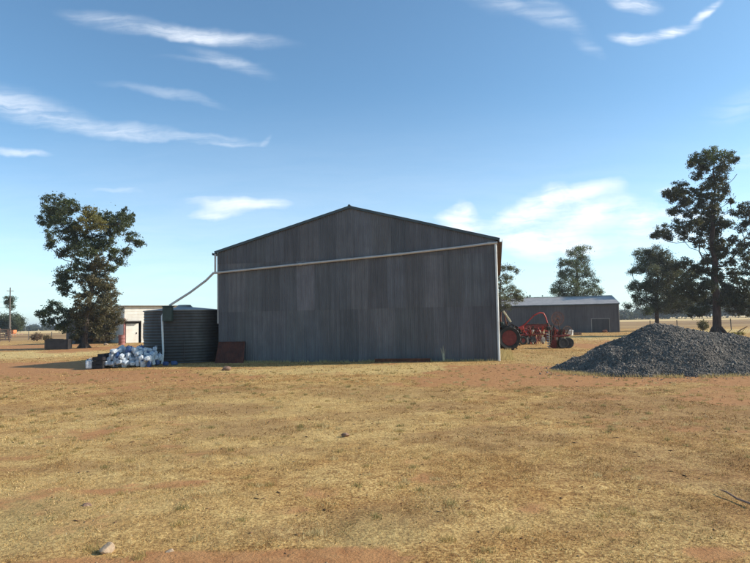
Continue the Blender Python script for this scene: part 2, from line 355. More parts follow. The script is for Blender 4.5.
# litter: clods, twigs and leaf scraps too many to count
nl_ = 5200; ly = np.sqrt(RNG.random(nl_)*(22*22-3.4**2)+3.4**2); lx = (RNG.random(nl_)*2-1)*ly*.68; lz = zs_at(lx, ly)+.004; sz = (.003+.0065*RNG.random(nl_)**3)*(1+ly*.05)
bs = np.array([(1,0,0),(-1,0,0),(0,1,0),(0,-1,0),(0,0,1),(0,0,-1)], float); fb = np.array([(0,2,4),(2,1,4),(1,3,4),(3,0,4),(2,0,5),(1,2,5),(3,1,5),(0,3,5)])
an_ = RNG.random(nl_)*6.283; st2 = np.where(RNG.random(nl_) < .35, 3.5, 1.3); Bv = bs[None]*sz[:, None, None]*(.6+.8*RNG.random((nl_, 6, 1)))*np.stack([st2, np.ones(nl_), np.full(nl_, .6)], -1)[:, None]
Bx = Bv[..., 0]*np.cos(an_)[:, None]-Bv[..., 1]*np.sin(an_)[:, None]; By = Bv[..., 0]*np.sin(an_)[:, None]+Bv[..., 1]*np.cos(an_)[:, None]
Lv = np.stack([Bx+lx[:, None], By+ly[:, None], Bv[..., 2]+lz[:, None]], -1).reshape(-1, 3); lc = np.array([(.18,.10,.055), (.26,.15,.085), (.42,.28,.16), (.12,.075,.045)])[RNG.integers(0, 4, nl_)]
lt_ = np_mesh('ground_litter', Lv, (fb[None]+(np.arange(nl_)*6)[:, None, None]).reshape(-1, 3), m_blade, cols=np.repeat(lc, 6, 0)); tag(lt_, 'small clods, twigs and dry scraps scattered through the grass', 'litter', kind='stuff')
A0 = .204545; SX, SY, SW, SH, SR, SD = -6.6965, 25.0816, 11.677, 4.714, 6.298, 18.0
def shedpt(u, v): return np.stack([SX+u*math.cos(A0)+v*math.sin(A0), SY-u*math.sin(A0)+v*math.cos(A0)], -1)
n = 5200; u = RNG.random(n)*SW; dn = fbm(u*1.3, u*0+3, 3); sel = RNG.random(n) < smooth(.35, .65, dn)*.8+.2
parts.append(fringe(shedpt(u, -.03-RNG.random(n)**2*.35)[sel], .10, .016))
n = 1500; u = RNG.random(n); parts.append(fringe(shedpt(SW+.03+RNG.random(n)*.5, u*7), .16, .02))
n = 6000; w = RNG.random(n)*6.283; rr = 1.0+RNG.normal(0, .05, n)
parts.append(fringe(np.stack([8.9+np.cos(w)*3.6*rr, 18-np.abs(np.sin(w))*2.65*rr], -1)[fbm(w*3, w*0, 3) > .45], .09, .014))
V = np.concatenate([p[0] for p in parts]); Cc = np.concatenate([p[1] for p in parts])
gso = np_mesh('grass', V, np.arange(len(V)).reshape(-1, 3), m_blade, cols=Cc); tag(gso, 'short dry straw-coloured grass over the red earth in front of the big shed', 'grass', kind='stuff')
# ------------------------------------------------------------------ main shed
def corrug(x0, x1, zb, ztop, y=0.0, pitch=.0762, amp=.009, tint=None, rows=1):
    """vertical corrugated sheet in local x/z; ztop may be a function of x; front face at y"""
    n = max(2, int((x1-x0)/(pitch/6))); xs = np.linspace(x0, x1, n+1)
    if not callable(ztop): zt = np.full_like(xs, ztop)
    else: zt = np.array([ztop(x) for x in xs])
    ys = y+amp*np.cos(xs/pitch*2*math.pi); V = np.concatenate([np.stack([xs, ys, np.full_like(xs, zb)], -1), np.stack([xs, ys, zt], -1)])
    i = np.arange(n); Fa = np.stack([i, i+1, i+2+n, i+1+n], -1)
    return V, Fa
def merge(lst):
    Vs, Fs, Cs = [], [], []; o = 0
    for V, Fa, c in lst: Vs.append(V); Fs.append(Fa+o); o += len(V); Cs.append(np.tile(np.array(c), (len(V), 1)))
    return np.concatenate(Vs), np.concatenate(Fs), np.concatenate(Cs)
shed = thing('farm_shed', 'large grey corrugated iron gable shed with a pale pipe across its front wall', 'shed', (SX, SY, 0), -A0)
def rooftop(x): return SH+(SR-SH)*(1-abs(x-SW/2)/(SW/2))
def sheets(zb, zt, y, off, seed, tweak={}):
    rr = random.Random(seed); out = []; x = -off; k = 0
    while x < SW:
        a, b = max(x, 0), min(x+.762, SW); g = rr.choice([.80, .88, .95, 1.0, 1.04, 1.12, 1.25])*rr.uniform(.96, 1.04)
        g = tweak.get(k, g); c = (g*rr.uniform(.97, 1.03), g, g*rr.uniform(.98, 1.05))
        if b-a > .03:
            V, Fa = corrug(a, b+.02 if b < SW else b, zb, zt, y-(.0015 if k % 2 else 0)); out.append((V, Fa, c))
        x += .762; k += 1
    return out
L = sheets(.01, 2.2, 0, 0, 3, {11: .85, 6: 1.05}) + sheets(2.12, 4.25, -.012, .3, 5, {5: 1.45, 6: .9, 8: 1.15, 12: 1.25, 3: .85, 2: 1.1, 16: .95}) + sheets(4.18, lambda x: max(4.19, rooftop(x)-.02), -.024, .1, 8, {8: 1.2, 7: 1.1})
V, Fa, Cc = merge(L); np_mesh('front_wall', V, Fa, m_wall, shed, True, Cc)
def side(xl, nm, yend):
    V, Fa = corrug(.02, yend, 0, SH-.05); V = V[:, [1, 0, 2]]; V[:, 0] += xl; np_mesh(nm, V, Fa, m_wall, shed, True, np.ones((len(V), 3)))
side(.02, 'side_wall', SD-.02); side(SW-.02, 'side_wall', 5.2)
for k in range(4):
    mb = MB(); mb.box((SW-.1, 5.3+k*4.2, SH/2-.05), (.14, .14, SH-.1)); mb.build('post', m_wood2, shed)
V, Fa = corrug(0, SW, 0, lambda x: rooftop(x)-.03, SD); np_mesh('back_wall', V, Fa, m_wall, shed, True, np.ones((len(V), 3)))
# dark lap line (small shadow step is real: rows are stepped) ; nails

# roof planes : corrugation runs down the slope
sl = math.atan2(SR-SH, SW/2); ov = .14; Ls = (SW/2+ov)/math.cos(sl)
def roofplane(sgn):
    n = int((SD+.2)/(.0762/4)); ys = np.linspace(-.09, SD+.1, n+1); h = .009*np.cos(ys/.0762*2*math.pi)
    V = []
    for k in range(2):
        d = k*(SW/2+ov); V.append(np.stack([np.full_like(ys, SW/2+sgn*d), ys, SR+.035-d*math.tan(sl)+h], -1))
    V = np.concatenate(V); i = np.arange(n); return V, np.stack([i, i+1, i+2+n, i+1+n], -1)
for sg in (-1, 1):
    V, Fa = roofplane(sg); np_mesh('roof', V, Fa, m_roof, shed, True)
# barge flashings on the front verge
for sg in (-1, 1):
    mb = MB(); c = (SW/2+sg*(SW/2+ov)/2, -.075, (SR+SR-(SW/2+ov)*math.tan(sl))/2+.01)
    mb.box(c, (Ls, .05, .11), Matrix.Rotation(sg*sl, 3, 'Y'), .008); mb.build('barge_flashing', m_trim, shed)
mb = MB(); mb.tube([(SW/2, -.11, SR+.06), (SW/2, SD+.1, SR+.06)], .055, 10); mb.build('ridge_cap', m_trim, shed, True)
# gutters
for sg, mm in ((-1, m_trim), (1, m_under)):
    xg = SW/2+sg*(SW/2+ov+.02); mb = MB(); zg = SH-.04; w = .075
    prof = [(-w, 0), (-w, -.10), (w, -.10), (w, 0), (w-.012, 0), (w-.012, -.088), (-w+.012, -.088), (-w+.012, 0)]
    vs = [(xg+x, y, zg+z) for y in (-.12, SD+.08) for x, z in prof]; nn = len(prof)
    mb.add(vs, [(i, (i+1) % nn, (i+1) % nn+nn, i+nn) for i in range(nn)]+[tuple(range(nn)), tuple(range(nn, 2*nn))])
    mb.build('gutter', mm, shed)
mb = MB(); mb.box((SW+.055, SD/2, SH-.15), (.12, SD, .02)); mb.build('soffit', m_under, shed)
# rainwater pipe falling across the front wall
def loc(pt): return Matrix.Rotation(A0, 3, 'Z') @ (Vector(pt)-Vector((SX, SY, 0)))
def onwall(px, py, out=.11):
    r = ray(px, py); n_ = Vector((-math.sin(A0), -math.cos(A0), 0)); o = Vector((SX, SY, 0))+n_*out
    t = (o-Vector((0,0,CH))).dot(n_)/r.dot(n_); return loc(Vector((0,0,CH))+r*t)
pl = [onwall(x, y) for x, y in ((497.5,242.6),(489,243.4),(460,247.2),(400,254.1),(300,264.2),(219,272.6),(213.5,273.0))]
tank_c = Vector((-8.62, 26.55, 0)); tank_r = 1.70; tank_h = 2.25
diag_end = P(169.5, 305.5, 24.72)
pts = pl + [onwall(206, 280.5, .12), loc(P(190, 292.5, 25.15)), loc(diag_end)]
mb = MB(); mb.tube(pts, .048, 10)
for i in (1, 3, 4, 5): mb.tube([pts[i]-Vector((.06,0,0)), pts[i]+Vector((.06,0,0))], .058, 10)
mb.build('cross_pipe', m_pipe, shed, True)
for i in range(9):
    q = pl[0].lerp(pl[5], (i+.5)/9); mb = MB(); mb.box((q.x, -.06, q.z-.01), (.03, .12, .13)); mb.build('pipe_bracket', m_trim, shed)
for pxx, mt, top in ((495.8, m_pipew, 244.5),):
    a = onwall(495.6, 244.0, .09); b = onwall(499.2, 359.8, .09)
    mb = MB(); mb.tube([a, a+Vector((.0,0,-.2)), b, b+Vector((0,0,-.1))], .046, 10); mb.build('downpipe', mt, shed, True)
for px0 in (215.4,):
    mb = MB(); mb.tube([(-.09,-.1,SH-.1), (-.09,-.11,pl[5].z+.02)], .045, 10); mb.build('downpipe', m_pipe, shed, True)
    mb = MB(); mb.box((-.02, .0, SH/2+.8), (.06, .02, SH-1.7)); mb.build('corner_flashing', m_roof, shed)
# ------------------------------------------------------------------ water tank
tank = thing('water_tank', 'round dark corrugated iron rainwater tank against the left side of the big shed', 'water tank', tank_c)
prof_z = np.linspace(0.02, tank_h, 241); nA = 96
rr = tank_r+.010*np.cos(prof_z/.125*2*math.pi)+(.012*((prof_z//.75) % 2)); th = np.arange(nA)/nA*2*math.pi
V = np.stack([np.outer(rr, np.cos(th)), np.outer(rr, np.sin(th)), np.repeat(prof_z[:, None], nA, 1)], -1).reshape(-1, 3)
i = np.arange(240)[:, None]*nA; j = np.arange(nA)[None]; jj = (j+1) % nA
Fa = np.stack([i+j, i+jj, i+nA+jj, i+nA+j], -1).reshape(-1, 4)
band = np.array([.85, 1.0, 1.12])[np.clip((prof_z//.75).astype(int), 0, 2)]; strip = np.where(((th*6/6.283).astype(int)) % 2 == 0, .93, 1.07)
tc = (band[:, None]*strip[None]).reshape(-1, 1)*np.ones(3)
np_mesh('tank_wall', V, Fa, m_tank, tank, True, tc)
mb = MB(); mb.lathe([(tank_r+.05, tank_h-.02), (tank_r+.05, tank_h+.02), (.35, tank_h+.17), (.33, tank_h+.21), (.05, tank_h+.235), (0.001, tank_h+.24)], n=32)
mb.build('tank_roof', m_tankroof, tank)
mb = MB(); mb.lathe([(.30, tank_h+.18), (.30, tank_h+.24), (.26, tank_h+.27), (0.001, tank_h+.28)], (0, 0, 0), n=20); mb.build('hatch', m_tankroof, tank)
bx = diag_end-tank_c
mb = MB(); mb.box((bx.x-.06, bx.y-.02, bx.z-.36), (.38, .28, .62), None, .03); mb.box((bx.x-.06, bx.y-.02, bx.z-.03), (.42, .32, .05), None, .012)
mb.build('inlet_box', m_green, tank)
p1 = P(162, 314.5, 24.68)-tank_c; p2 = P(163.2, 352, 24.68)-tank_c; p3 = P(162.2, 361.5, 24.55)-tank_c
mb = MB(); mb.tube([(p1.x+.12, p1.y+.1, p1.z-.02), (p1.x+.03, p1.y, p1.z), p1+Vector((0,0,-.08)), p2, (p3.x, p3.y, .03)], .043, 10); mb.build('overflow_pipe', m_pipew, tank, True)
mb = MB(); mb.tube([(0.55, -tank_r-.06, .2), (0.55, -tank_r-.06, .95)], .015, 6); mb.tube([(0.55, -tank_r+.05, .2), (.55, -tank_r-.12, .2)], .025, 8); mb.build('tap', m_dark, tank)
# ------------------------------------------------------------------ rusty panel, beam, stone, weed by the wall
q0 = shedpt(.03, -.5); q1 = shedpt(1.30, -.5)
pn = thing('rusty_sheet', 'dark red rusted sheet leaning on the left foot of the big shed', 'metal sheet', (*shedpt(.66, -.42), 0), -A0)
V, Fa = corrug(-.62, .62, 0, .86, amp=.008); V[:, 0] += np.where(V[:, 2] > .4, -.04, .04)*(V[:, 0] > .3); V[:, 1] += V[:, 2]*.4; V2 = V.copy(); V2[:, 1] += .006
np_mesh('sheet', np.concatenate([V, V2]), np.concatenate([Fa, Fa[:, ::-1]+len(V)]), m_rsheet, pn, True)
mb = MB(); mb.box((0, .335, .865), (1.2, .03, .035)); mb.build('folded_edge', m_rsheet, pn)
c0 = shedpt(np.array(7.95), np.array(-.42))
bm_ = thing('steel_beam', 'long low rusty steel beam lying at the foot of the big shed wall', 'beam', (c0[0], c0[1], .0), -A0+R(.6))
mb = MB(); mb.box((0, 0, .135), (2.2, .16, .02)); mb.box((0, 0, .075), (2.18, .02, .10)); mb.box((0, 0, .02), (2.2, .16, .02)); mb.build('beam', m_rust, bm_)
mb = MB(); mb.box((-.75, 0, -.005), (.1, .3, .03)); mb.box((.8, 0, -.005), (.1, .3, .03)); mb.build('bearer', m_wood, bm_)
def rock(name, p, sc, mat, label, cat='stone', group=None, seed=1, rz=0):
    import bmesh
    b = bmesh.new(); bmesh.ops.create_icosphere(b, subdivisions=3, radius=1); r_ = random.Random(seed)
    pl_ = [(Vector((r_.gauss(0,1), r_.gauss(0,1), r_.gauss(0,1))).normalized(), r_.uniform(.55, .85)) for _ in range(12)]
    for v in b.verts:
        for nn, dd in pl_:
            k = v.co.dot(nn)
            if k > dd: v.co -= nn*(k-dd)*.92
        v.co += Vector([r_.uniform(-.012, .012) for _ in range(3)])
        v.co = Vector((v.co.x*sc[0], v.co.y*sc[1], v.co.z*sc[2]))
    me = bpy.data.meshes.new(name); b.to_mesh(me); b.free(); me.materials.append(mat)
    o = bpy.data.objects.new(name, me); COL.objects.link(o); o.location = p; o.rotation_euler = (0, 0, rz); tag(o, label, cat, group); return o
g = G(106.5, 554); rock('stone', (g.x, g.y, .03), (.056, .05, .055), m_rock, 'pale pointed stone lying alone in the dry grass at the bottom left', seed=4, rz=.4)
g = G(170, 552); rock('stone', (g.x, g.y, .006), (.035, .03, .015), m_rock, 'small flat stone just right of the pale pointed stone', seed=9)
g = G(87, 506.5); rock('stone', (g.x, g.y, .01), (.05, .04, .022), m_stone2, 'small brown stone half sunk in the grass at the lower left', seed=12)
g = G(346, 436); rock('stone', (g.x, g.y, .015), (.07, .05, .03), m_stone2, 'dark brown clod in the grass in front of the shed', 'clod', seed=15)
g = G(227, 370.5); rock('stone', (g.x, g.y, .05), (.20, .14, .11), m_stone2, 'dark stone in front of the leaning rusty sheet', seed=17)
g = G(735, 501)
st = thing('fallen_branch', 'thin grey fallen branch lying in the grass at the lower right', 'branch', (g.x, g.y, 0))
a = G(720, 493)-g; b = G(738, 501.5)-g; c = G(753, 507)-g
mb = MB(); mb.tube([a+Vector((0,0,.03)), a.lerp(b, .5)+Vector((0,.02,.035)), b+Vector((0,0,.02)), c+Vector((0,0,.02))], [.004, .009, .009, .011], 7); mb.build('stick', m_stone2, st, True)
# weed against the wall
w0 = onwall(444.5, 360.5, .12); wd = thing('weed', 'thin pale dead weed standing against the big shed wall', 'weed', (*shedpt(w0.x, -.12), 0))
mb = MB()
for k in range(7):
    x = random.uniform(-.06, .06); h = random.uniform(.35, .68); mb.tube([(x, 0, 0), (x*1.6, .0, h*.6), (x*2.2+random.uniform(-.03,.03), .0, h)], [.007, .005, .002], 5)
mb.build('stems', m_cream, wd)
# ------------------------------------------------------------------ drums by the tank
def drum_mesh():
    mb = MB(); mb.box((0,0,.17), (.25,.22,.34), None, .045); return mb
def make_drum(mat, label, group):
    t = thing('plastic_drum', label, 'drum', (0,0,0), 0, group)
    drum_mesh().build('drum_body', mat, t, True)
    mb = MB(); mb.tube([(-.05, -.06, .34), (-.05, -.06, .375)], .032, 10); mb.build('cap', m_blue, t)
    mb = MB(); mb.tube([(-.0, .02, .335), (.0, .02, .385), (.09, .02, .385), (.1, .02, .335)], .014, 6); mb.build('handle', mat, t)
    return t
proto_w = make_drum(m_plast, 'white plastic chemical drum tumbled in the heap left of the water tank', 'white drums heaped beside the water tank')
proto_b = make_drum(m_blue, 'dark blue plastic drum among the white ones left of the water tank', 'dark blue drums in the drum heap')
gl = G(104, 369.5); gr_ = G(152, 368.5); base_y = 23.0
rd = random.Random(5); slots = []
for lay in range(4):
    for row in range(4):
        n = [9, 9, 8, 7][lay]
        for i in range(n):
            fx = (i+.5)/n; x = -10.55+fx*1.80+rd.uniform(-.05,.05)+(.05*lay); y = base_y+row*.27+rd.uniform(-.05, .05)+(.06*lay)
            if x > -8.95+.12*row-.12*lay and lay > 1: continue
            slots.append((x, y, lay*.165+rd.uniform(0, .06)))
used_w = used_b = False
for k, (x, y, z) in enumerate(slots):
    blue = rd.random() < .08
    if blue: o = proto_b if not used_b else copy_tree(proto_b); used_b = True
    else: o = proto_w if not used_w else copy_tree(proto_w); used_w = True
    s_ = rd.uniform(.66, .86); o.scale = (s_*rd.uniform(.85,1.2), s_, s_)
    if rd.random() < .55: o.rotation_euler = (R(90)+rd.uniform(-.4,.4), rd.uniform(-.5,.5), rd.uniform(0,6.28)); z += .13
    else: o.rotation_euler = (rd.uniform(-.3,.3), rd.uniform(-.3,.3), rd.uniform(0,6.28))
    o.location = (x, y, z)
for (x, y, rz) in ((-8.38, 23.3, 1.), (-8.15, 23.45, 2.)):
    o = copy_tree(proto_b); o.location = (x, y, .12); o.rotation_euler = (R(90), 0, rz); o['label'] = 'dark blue plastic drum lying flat at the foot of the water tank'; o['group'] = 'dark blue drums lying by the tank foot'
o = copy_tree(proto_w); g = G(87.5, 369.3); o.location = (g.x, g.y+.15, 0); o.rotation_euler = (0, 0, .3); o.scale = (1.05,)*3; o['label'] = 'white plastic drum standing apart at the far left of the drum heap'; del o['group']
g = G(97, 369); ct = thing('crate', 'low dark crate between the lone white drum and the drum heap', 'crate', (g.x, g.y+.25, 0), .05)
def crate(t, w, d, h, mat):
    mb = MB(); n = max(2, int(h/.14))
    for k in range(n):
        z = (k+.5)*h/n
        for sy in (-1, 1): mb.box((0, sy*d/2, z), (w, .02, h/n*.85))
        for sx in (-1, 1): mb.box((sx*(w/2+.0), 0, z), (.02, d-.03, h/n*.85))
    mb.build('slats', mat, t)
    mb = MB()
    for sx in (-1, 1):
        for sy in (-1, 1): mb.box((sx*(w/2-.035), sy*(d/2-.035), h/2), (.04, .04, h))
    mb.build('corner_posts', mat, t); mb = MB(); mb.box((0, 0, .05), (w-.04, d-.04, .02)); mb.build('floor', mat, t)
crate(ct, .38, .5, .46, m_blackbox)
ct = thing('crate', 'taller dark crate holding up the left end of the drum heap', 'crate', (-10.72, base_y+.42, 0), .03); crate(ct, .22, .95, .56, m_blackbox)
# ------------------------------------------------------------------ low black box left
g = G(55, 349.8)
bb = thing('feed_bin', 'low dark metal bin left of the leafy tree, shade put into its colour', 'bin', (g.x, g.y+.45, 0), R(14))
mb = MB(); w, d, h = 1.55, .95, .72
mb.box((0,-d/2,h/2), (w,.02,h)); mb.box((0,d/2,h/2), (w,.02,h)); mb.box((-w/2,0,h/2), (.02,d-.03,h)); mb.box((w/2,0,h/2), (.02,d-.03,h)); mb.box((0,0,.05), (w-.03,d-.03,.02)); mb.build('bin_walls', m_blackbox, bb)
mb = MB()
for sx in (-1,1):
    for sy in (-1,1): mb.box((sx*w/2, sy*d/2, h/2+.01), (.06,.06,h+.04))
for sy in (-1,1): mb.box((0, sy*d/2, h+.0), (w-.08,.05,.05)); 
for sx in (-1,1): mb.box((sx*w/2, 0, h+.0), (.05,d-.08,.05))
mb.build('frame', m_dark, bb); mb = MB(); mb.box((-.25,0,h+.05), (w*.6,d+.04,.03), Matrix.Rotation(R(2),3,'Y')); mb.build('lid', m_blackbox, bb)
# ------------------------------------------------------------------ trees
def grow(name, label, cat, base, path, clumps, seed, bark, leafcol, leaf=(.15,.07), depth=2.2, dens=1.0, trunk_r=.28, d=46, sub=.19, group=None, droop=.3, dead=[], lean_in=1.0):
    r_ = np.random.default_rng(seed); rnd = random.Random(seed)
    t = thing(name, label, cat, base, 0, group); B = Vector(base)
    pts = [Vector((0,0,-.1))]+[P(px, py, d+dd)-B for px, py, dd in path]
    nodes = []; par = []; chain = []
    # trunk nodes
    fine = []
    for a, b in zip(pts[:-1], pts[1:]):
        for k in range(4): fine.append(a.lerp(b, k/4))
    fine.append(pts[-1])
    for i, p in enumerate(fine): nodes.append(p); par.append(i-1)
    ntr = len(fine); cx = sum((p.x for p in fine))/ntr
    cl = []
    for c in clumps:
        px, py, rp = c[:3]; col = c[3] if len(c) > 3 else 0
        off = np.clip(r_.normal(0, .5), -1, 1)*depth
        w = P(px, py, d+off)-B; rm = rp/F*d*1.12; cl.append((w, rm, col))
    ex = []
    for w, rm, col in cl:
        for _ in range(1):
            u = Vector((rnd.gauss(0,1), rnd.gauss(0,.8), rnd.gauss(0,.8))).normalized(); ex.append((w+u*rm*rnd.uniform(.75,1.15), rm*rnd.uniform(.25,.5), col))
    order = sorted(range(len(cl)), key=lambda i: min((cl[i][0]-p).length for p in fine))
    for i in order:
        w, rm, col = cl[i]; best = None; bc = 1e9
        for j, p in enumerate(nodes):
            dv = w-p; L_ = dv.length; up_ = dv.z
            cost = L_ + (max(0, .15*math.hypot(dv.x, dv.y)-up_))*1.1
            if j < 3: cost += 5
            if cost < bc: bc = cost; best = j
        p0 = nodes[best]; n = max(2, min(6, int((w-p0).length/.5))); prev = best
        side_ = Vector([rnd.uniform(-1,1) for _ in range(3)])*(w-p0).length*.10
        for k in range(1, n+1):
            f = k/n; q = p0.lerp(w, f)+side_*math.sin(f*math.pi)+Vector((0,0,-(w-p0).length*.10*math.sin(f*math.pi)))+Vector([rnd.uniform(-.05,.05) for _ in range(3)])
            nodes.append(q); par.append(prev); prev = len(nodes)-1
    for dp in dead:      # bare branches as pixel paths
        p = [P(x, y, d+z)-B for x, y, z in dp]
        prev = min(range(len(nodes)), key=lambda j: (nodes[j]-p[0]).length)
        for q in p[1:]:
            m_ = nodes[prev].lerp(q, .5)+Vector([rnd.uniform(-.08,.08) for _ in range(3)])
            nodes.append(m_); par.append(prev); nodes.append(q); par.append(len(nodes)-2); prev = len(nodes)-1
    w2 = [0.0]*len(nodes); kids = [0]*len(nodes)
    for j in range(len(nodes)-1, -1, -1):
        if w2[j] == 0: w2[j] = 1.0
        if par[j] >= 0: w2[par[j]] += w2[j] if kids[par[j]] >= 0 else 0
    # pipe model
    acc = [0.0]*len(nodes)
    for j in range(len(nodes)-1, -1, -1):
        if acc[j] == 0: acc[j] = 1.0
        if par[j] >= 0: acc[par[j]] += acc[j]*1.0
    # nodes accumulate along their own chain too; count leaves only
    lf = [0.0]*len(nodes); has = [False]*len(nodes)
    for j in range(len(nodes)):
        if par[j] >= 0: has[par[j]] = True
    for j in range(len(nodes)-1, -1, -1):
        if not has[j]: lf[j] = 1.0
        if par[j] >= 0: lf[par[j]] += lf[j]
    mx = max(lf); tip = .022*max(1., d/60)
    rad = [max(tip, trunk_r*(l/mx)**.6*.62) for l in lf]
    for i in range(ntr): rad[i] = max(rad[i], trunk_r*(1-i/ntr)**1.05*.9)
    rad[0] = trunk_r*1.5; rad[1] = trunk_r*1.12
    mb = MB(); mb.tube(fine, rad[:ntr], 12)
    for k in range(5):
        a_ = k*1.256+rnd.random(); mb.tube([(math.cos(a_)*trunk_r*.7, math.sin(a_)*trunk_r*.7, trunk_r*1.2), (math.cos(a_)*trunk_r*2.0, math.sin(a_)*trunk_r*2.0, -.06)], [trunk_r*.45, trunk_r*.2], 7)
    for j in range(ntr, len(nodes)):
        i = par[j]; ra = min(rad[i], rad[j]*1.25); mb.tube([nodes[i], nodes[j]], [ra, rad[j]], 6, cap=False)
    # twigs out of each clump centre
    for w, rm, col in cl:
        for k in range(5):
            dv = Vector((rnd.gauss(0,1), rnd.gauss(0,1), rnd.gauss(.2,1))).normalized()*rm*rnd.uniform(.6,.95)
            m_ = w+dv*.5+Vector([rnd.uniform(-.1,.1)*rm for _ in range(3)]); mb.tube([w, m_, w+dv], [tip*.8, tip*.6, tip*.3], 4, cap=False)
    mb.build('trunk', bark, t, True)
    cl = cl+ex
    # leaves
    C0 = []; N_ = []; COLS = []
    for w, rm, col in cl:
        ns = max(5, int(rm*rm*60*dens)); u = r_.normal(0, 1, (ns, 3)); u /= np.linalg.norm(u, axis=1)[:, None]
        rad_ = rm*(.35+.68*r_.random(ns)**.55); sc = u*rad_[:, None]*np.array([1.05, 1.05, .85])+np.array(w)
        bc_ = np.array(leafcol[col]); 
        for q in sc:
            nl = int(r_.integers(24, 46)); rs = sub*rnd.uniform(.65, 1.35)
            pp = q+r_.normal(0, .55, (nl, 3))*rs*np.array([1,1,.75]); tint = bc_*rnd.uniform(.65, 1.45)
            C0.append(pp); COLS.append(tint*(.75+.5*r_.random((nl, 1))))
        nl = int(rm*rm*45*dens); pp = r_.normal(0, .5, (nl, 3))*rm*1.0+np.array(w); C0.append(pp); COLS.append(bc_*(.7+.6*r_.random((nl, 1))))
    C0 = np.concatenate(C0); COLS = np.concatenate(COLS); n = len(C0)
    a = r_.normal(0, 1, (n, 3)); a[:, 2] -= droop*1.5; a /= np.linalg.norm(a, axis=1)[:, None]
    b = np.cross(a, r_.normal(0, 1, (n, 3))); b /= np.linalg.norm(b, axis=1)[:, None]
    l_ = (leaf[0]*(.6+.7*r_.random(n)))[:, None]; wd_ = leaf[1]*(.7+.6*r_.random(n))[:, None]
    V = np.stack([C0-a*l_*.5, C0+b*wd_*.5, C0+a*l_*.5, C0-b*wd_*.5], 1).reshape(-1, 3)
    np_mesh('crown', V, np.arange(4*n).reshape(-1, 4), m_leaf, t, cols=np.repeat(COLS, 4, 0))
    return t
G1 = {0: (.066,.078,.034), 1: (.15,.13,.04), 2: (.105,.088,.046), 3: (.052,.050,.024), 4: (.12,.12,.08), 5: (.095,.105,.032)}
LT = [(56,205,12),(47,218,8),(69,206,8),(52,238,6),(49,246,4),(62,226,11),(90,214,8,1),(86,224,9,1),(77,235,8),(106,218,9),(125,219,9),(114,230,9),(132,238,6),(140,243,4),(129,252,5),(114,255,7),(73,252,9),(61,253,4),(90,255,6),
      (67,274,9),(61,283,5),(99,271,10,2),(86,279,9,2),(106,283,9,2),(67,290,7),(96,288,10,2),(108,294,9,2),(53,308,8),(43,314,5),(49,322,5),(67,317,10),(85,303,11,2),(107,306,10,2),(64,327,6),(89,321,11,2),(115,323,7,2),(108,334,7,2),(75,333,6,3),(115,312,7,2),(97,335,6,2),(81,312,9,2),(98,312,9,2),(94,244,6),(99,238,6),(101,262,6,2),(93,266,6,2),(84,246,6),(104,246,5),(110,242,5),(88,236,5),(112,268,4),(122,262,4),(96,252,5),(78,266,6),(57,216,8),(99,225,7,1),(119,224,8),(72,242,7)]
b0 = G(84, 348.2)
grow('leafy_tree', 'tall uneven leafy tree left of the water tank with a gap below its spreading top', 'tree', (b0.x, b0.y, 0),
     [(85,335,0),(87,315,0),(91,292,0),(94,272,0),(97,255,0),(94,240,0),(90,230,0)], LT, 21, m_bark, G1, d=b0.y, trunk_r=.27, dens=1.35, depth=1.9,
     dead=[[(86,330,0),(95,338,-.5),(101,341,-1)], [(97,250,0),(86,240,0),(82,233,0)]])
RT = [(713,154,7,5),(727,156,6,5),(698,159,7,5),(706,162,8,5),(722,165,5),(696,176,5),(722,174,8),(717,183,8),(707,187,6),(679,187,7),(672,195,7),(681,198,8),(693,192,6),(667,193,3),(677,211,5),(686,203,5),(672,211,3),
      (701,200,6),(703,209,7),(721,190,6),(731,212,3),(730,200,3),(729,225,4),(719,222,5),(705,221,7),(690,214,5),(691,226,8),(677,226,6),(662,232,7),(656,235,4),(668,236,5),(715,233,7),(748,208,7),(744,214,5),(750,221,5),
      (714,248,6),(696,272,8),(688,279,8),(702,287,7),(684,291,8),(698,295,7),(731,271,4),(748,258,7),(745,271,7),(735,275,5),(737,287,9),(729,298,9),(744,297,9),(748,308,8),(735,308,8),(704,308,7),(694,312,6),(722,281,5),(745,244,5),(690,164,3),(704,168,6),(709,209,6),(708,224,7),(706,196,6),(712,236,6),(699,243,6),(719,243,5),(722,255,4),(686,262,5),(677,266,5),(706,262,4),(727,290,6),(708,299,6),(728,262,5),(738,250,5),(726,247,4),(733,239,5),(741,228,5),(700,268,6),(710,272,6),(707,283,6),(722,300,7),(752,246,6),(716,226,7),(714,212,7),(716,200,6),(720,252,6),(713,262,5),(720,292,5),(711,287,5),(719,276,4),(757,235,8),(762,260,9),(760,285,10),(758,215,6),(765,300,10),(699,232,5),(683,236,5),(708,258,4),(733,161,3)]
b1 = G(717, 334)
grow('tall_eucalypt', 'tallest tree with open ragged crown and thick dark trunk at the right edge', 'tree', (b1.x, b1.y, 0),
     [(717,322,0),(716.5,300,0),(714.5,280,.1),(715,262,.2),(711.5,243,0),(713.5,222,-.2),(712,203,0),(716,187,.2),(713,172,0),(715,160,0)], [(c[0], c[1], c[2], c[3] if len(c) > 3 else 3) for c in RT], 33, m_bark2, G1, d=b1.y, trunk_r=.42, dens=1.35, depth=1.9,
     dead=[[(722,267,0),(730,258,0),(738,245,0),(748,233,0)], [(713,262,0),(700,252,.5),(690,248,.5),(684,240,.5)], [(719,232,0),(728,228,0),(748,232,0)], [(716,212,0),(728,203,0),(736,196,0)], [(722,272,0),(732,263,-.3),(738,272,-.3)], [(716,190,0),(729,183,0),(737,174,0)], [(712,258,0),(702,246,0),(696,236,0)]])
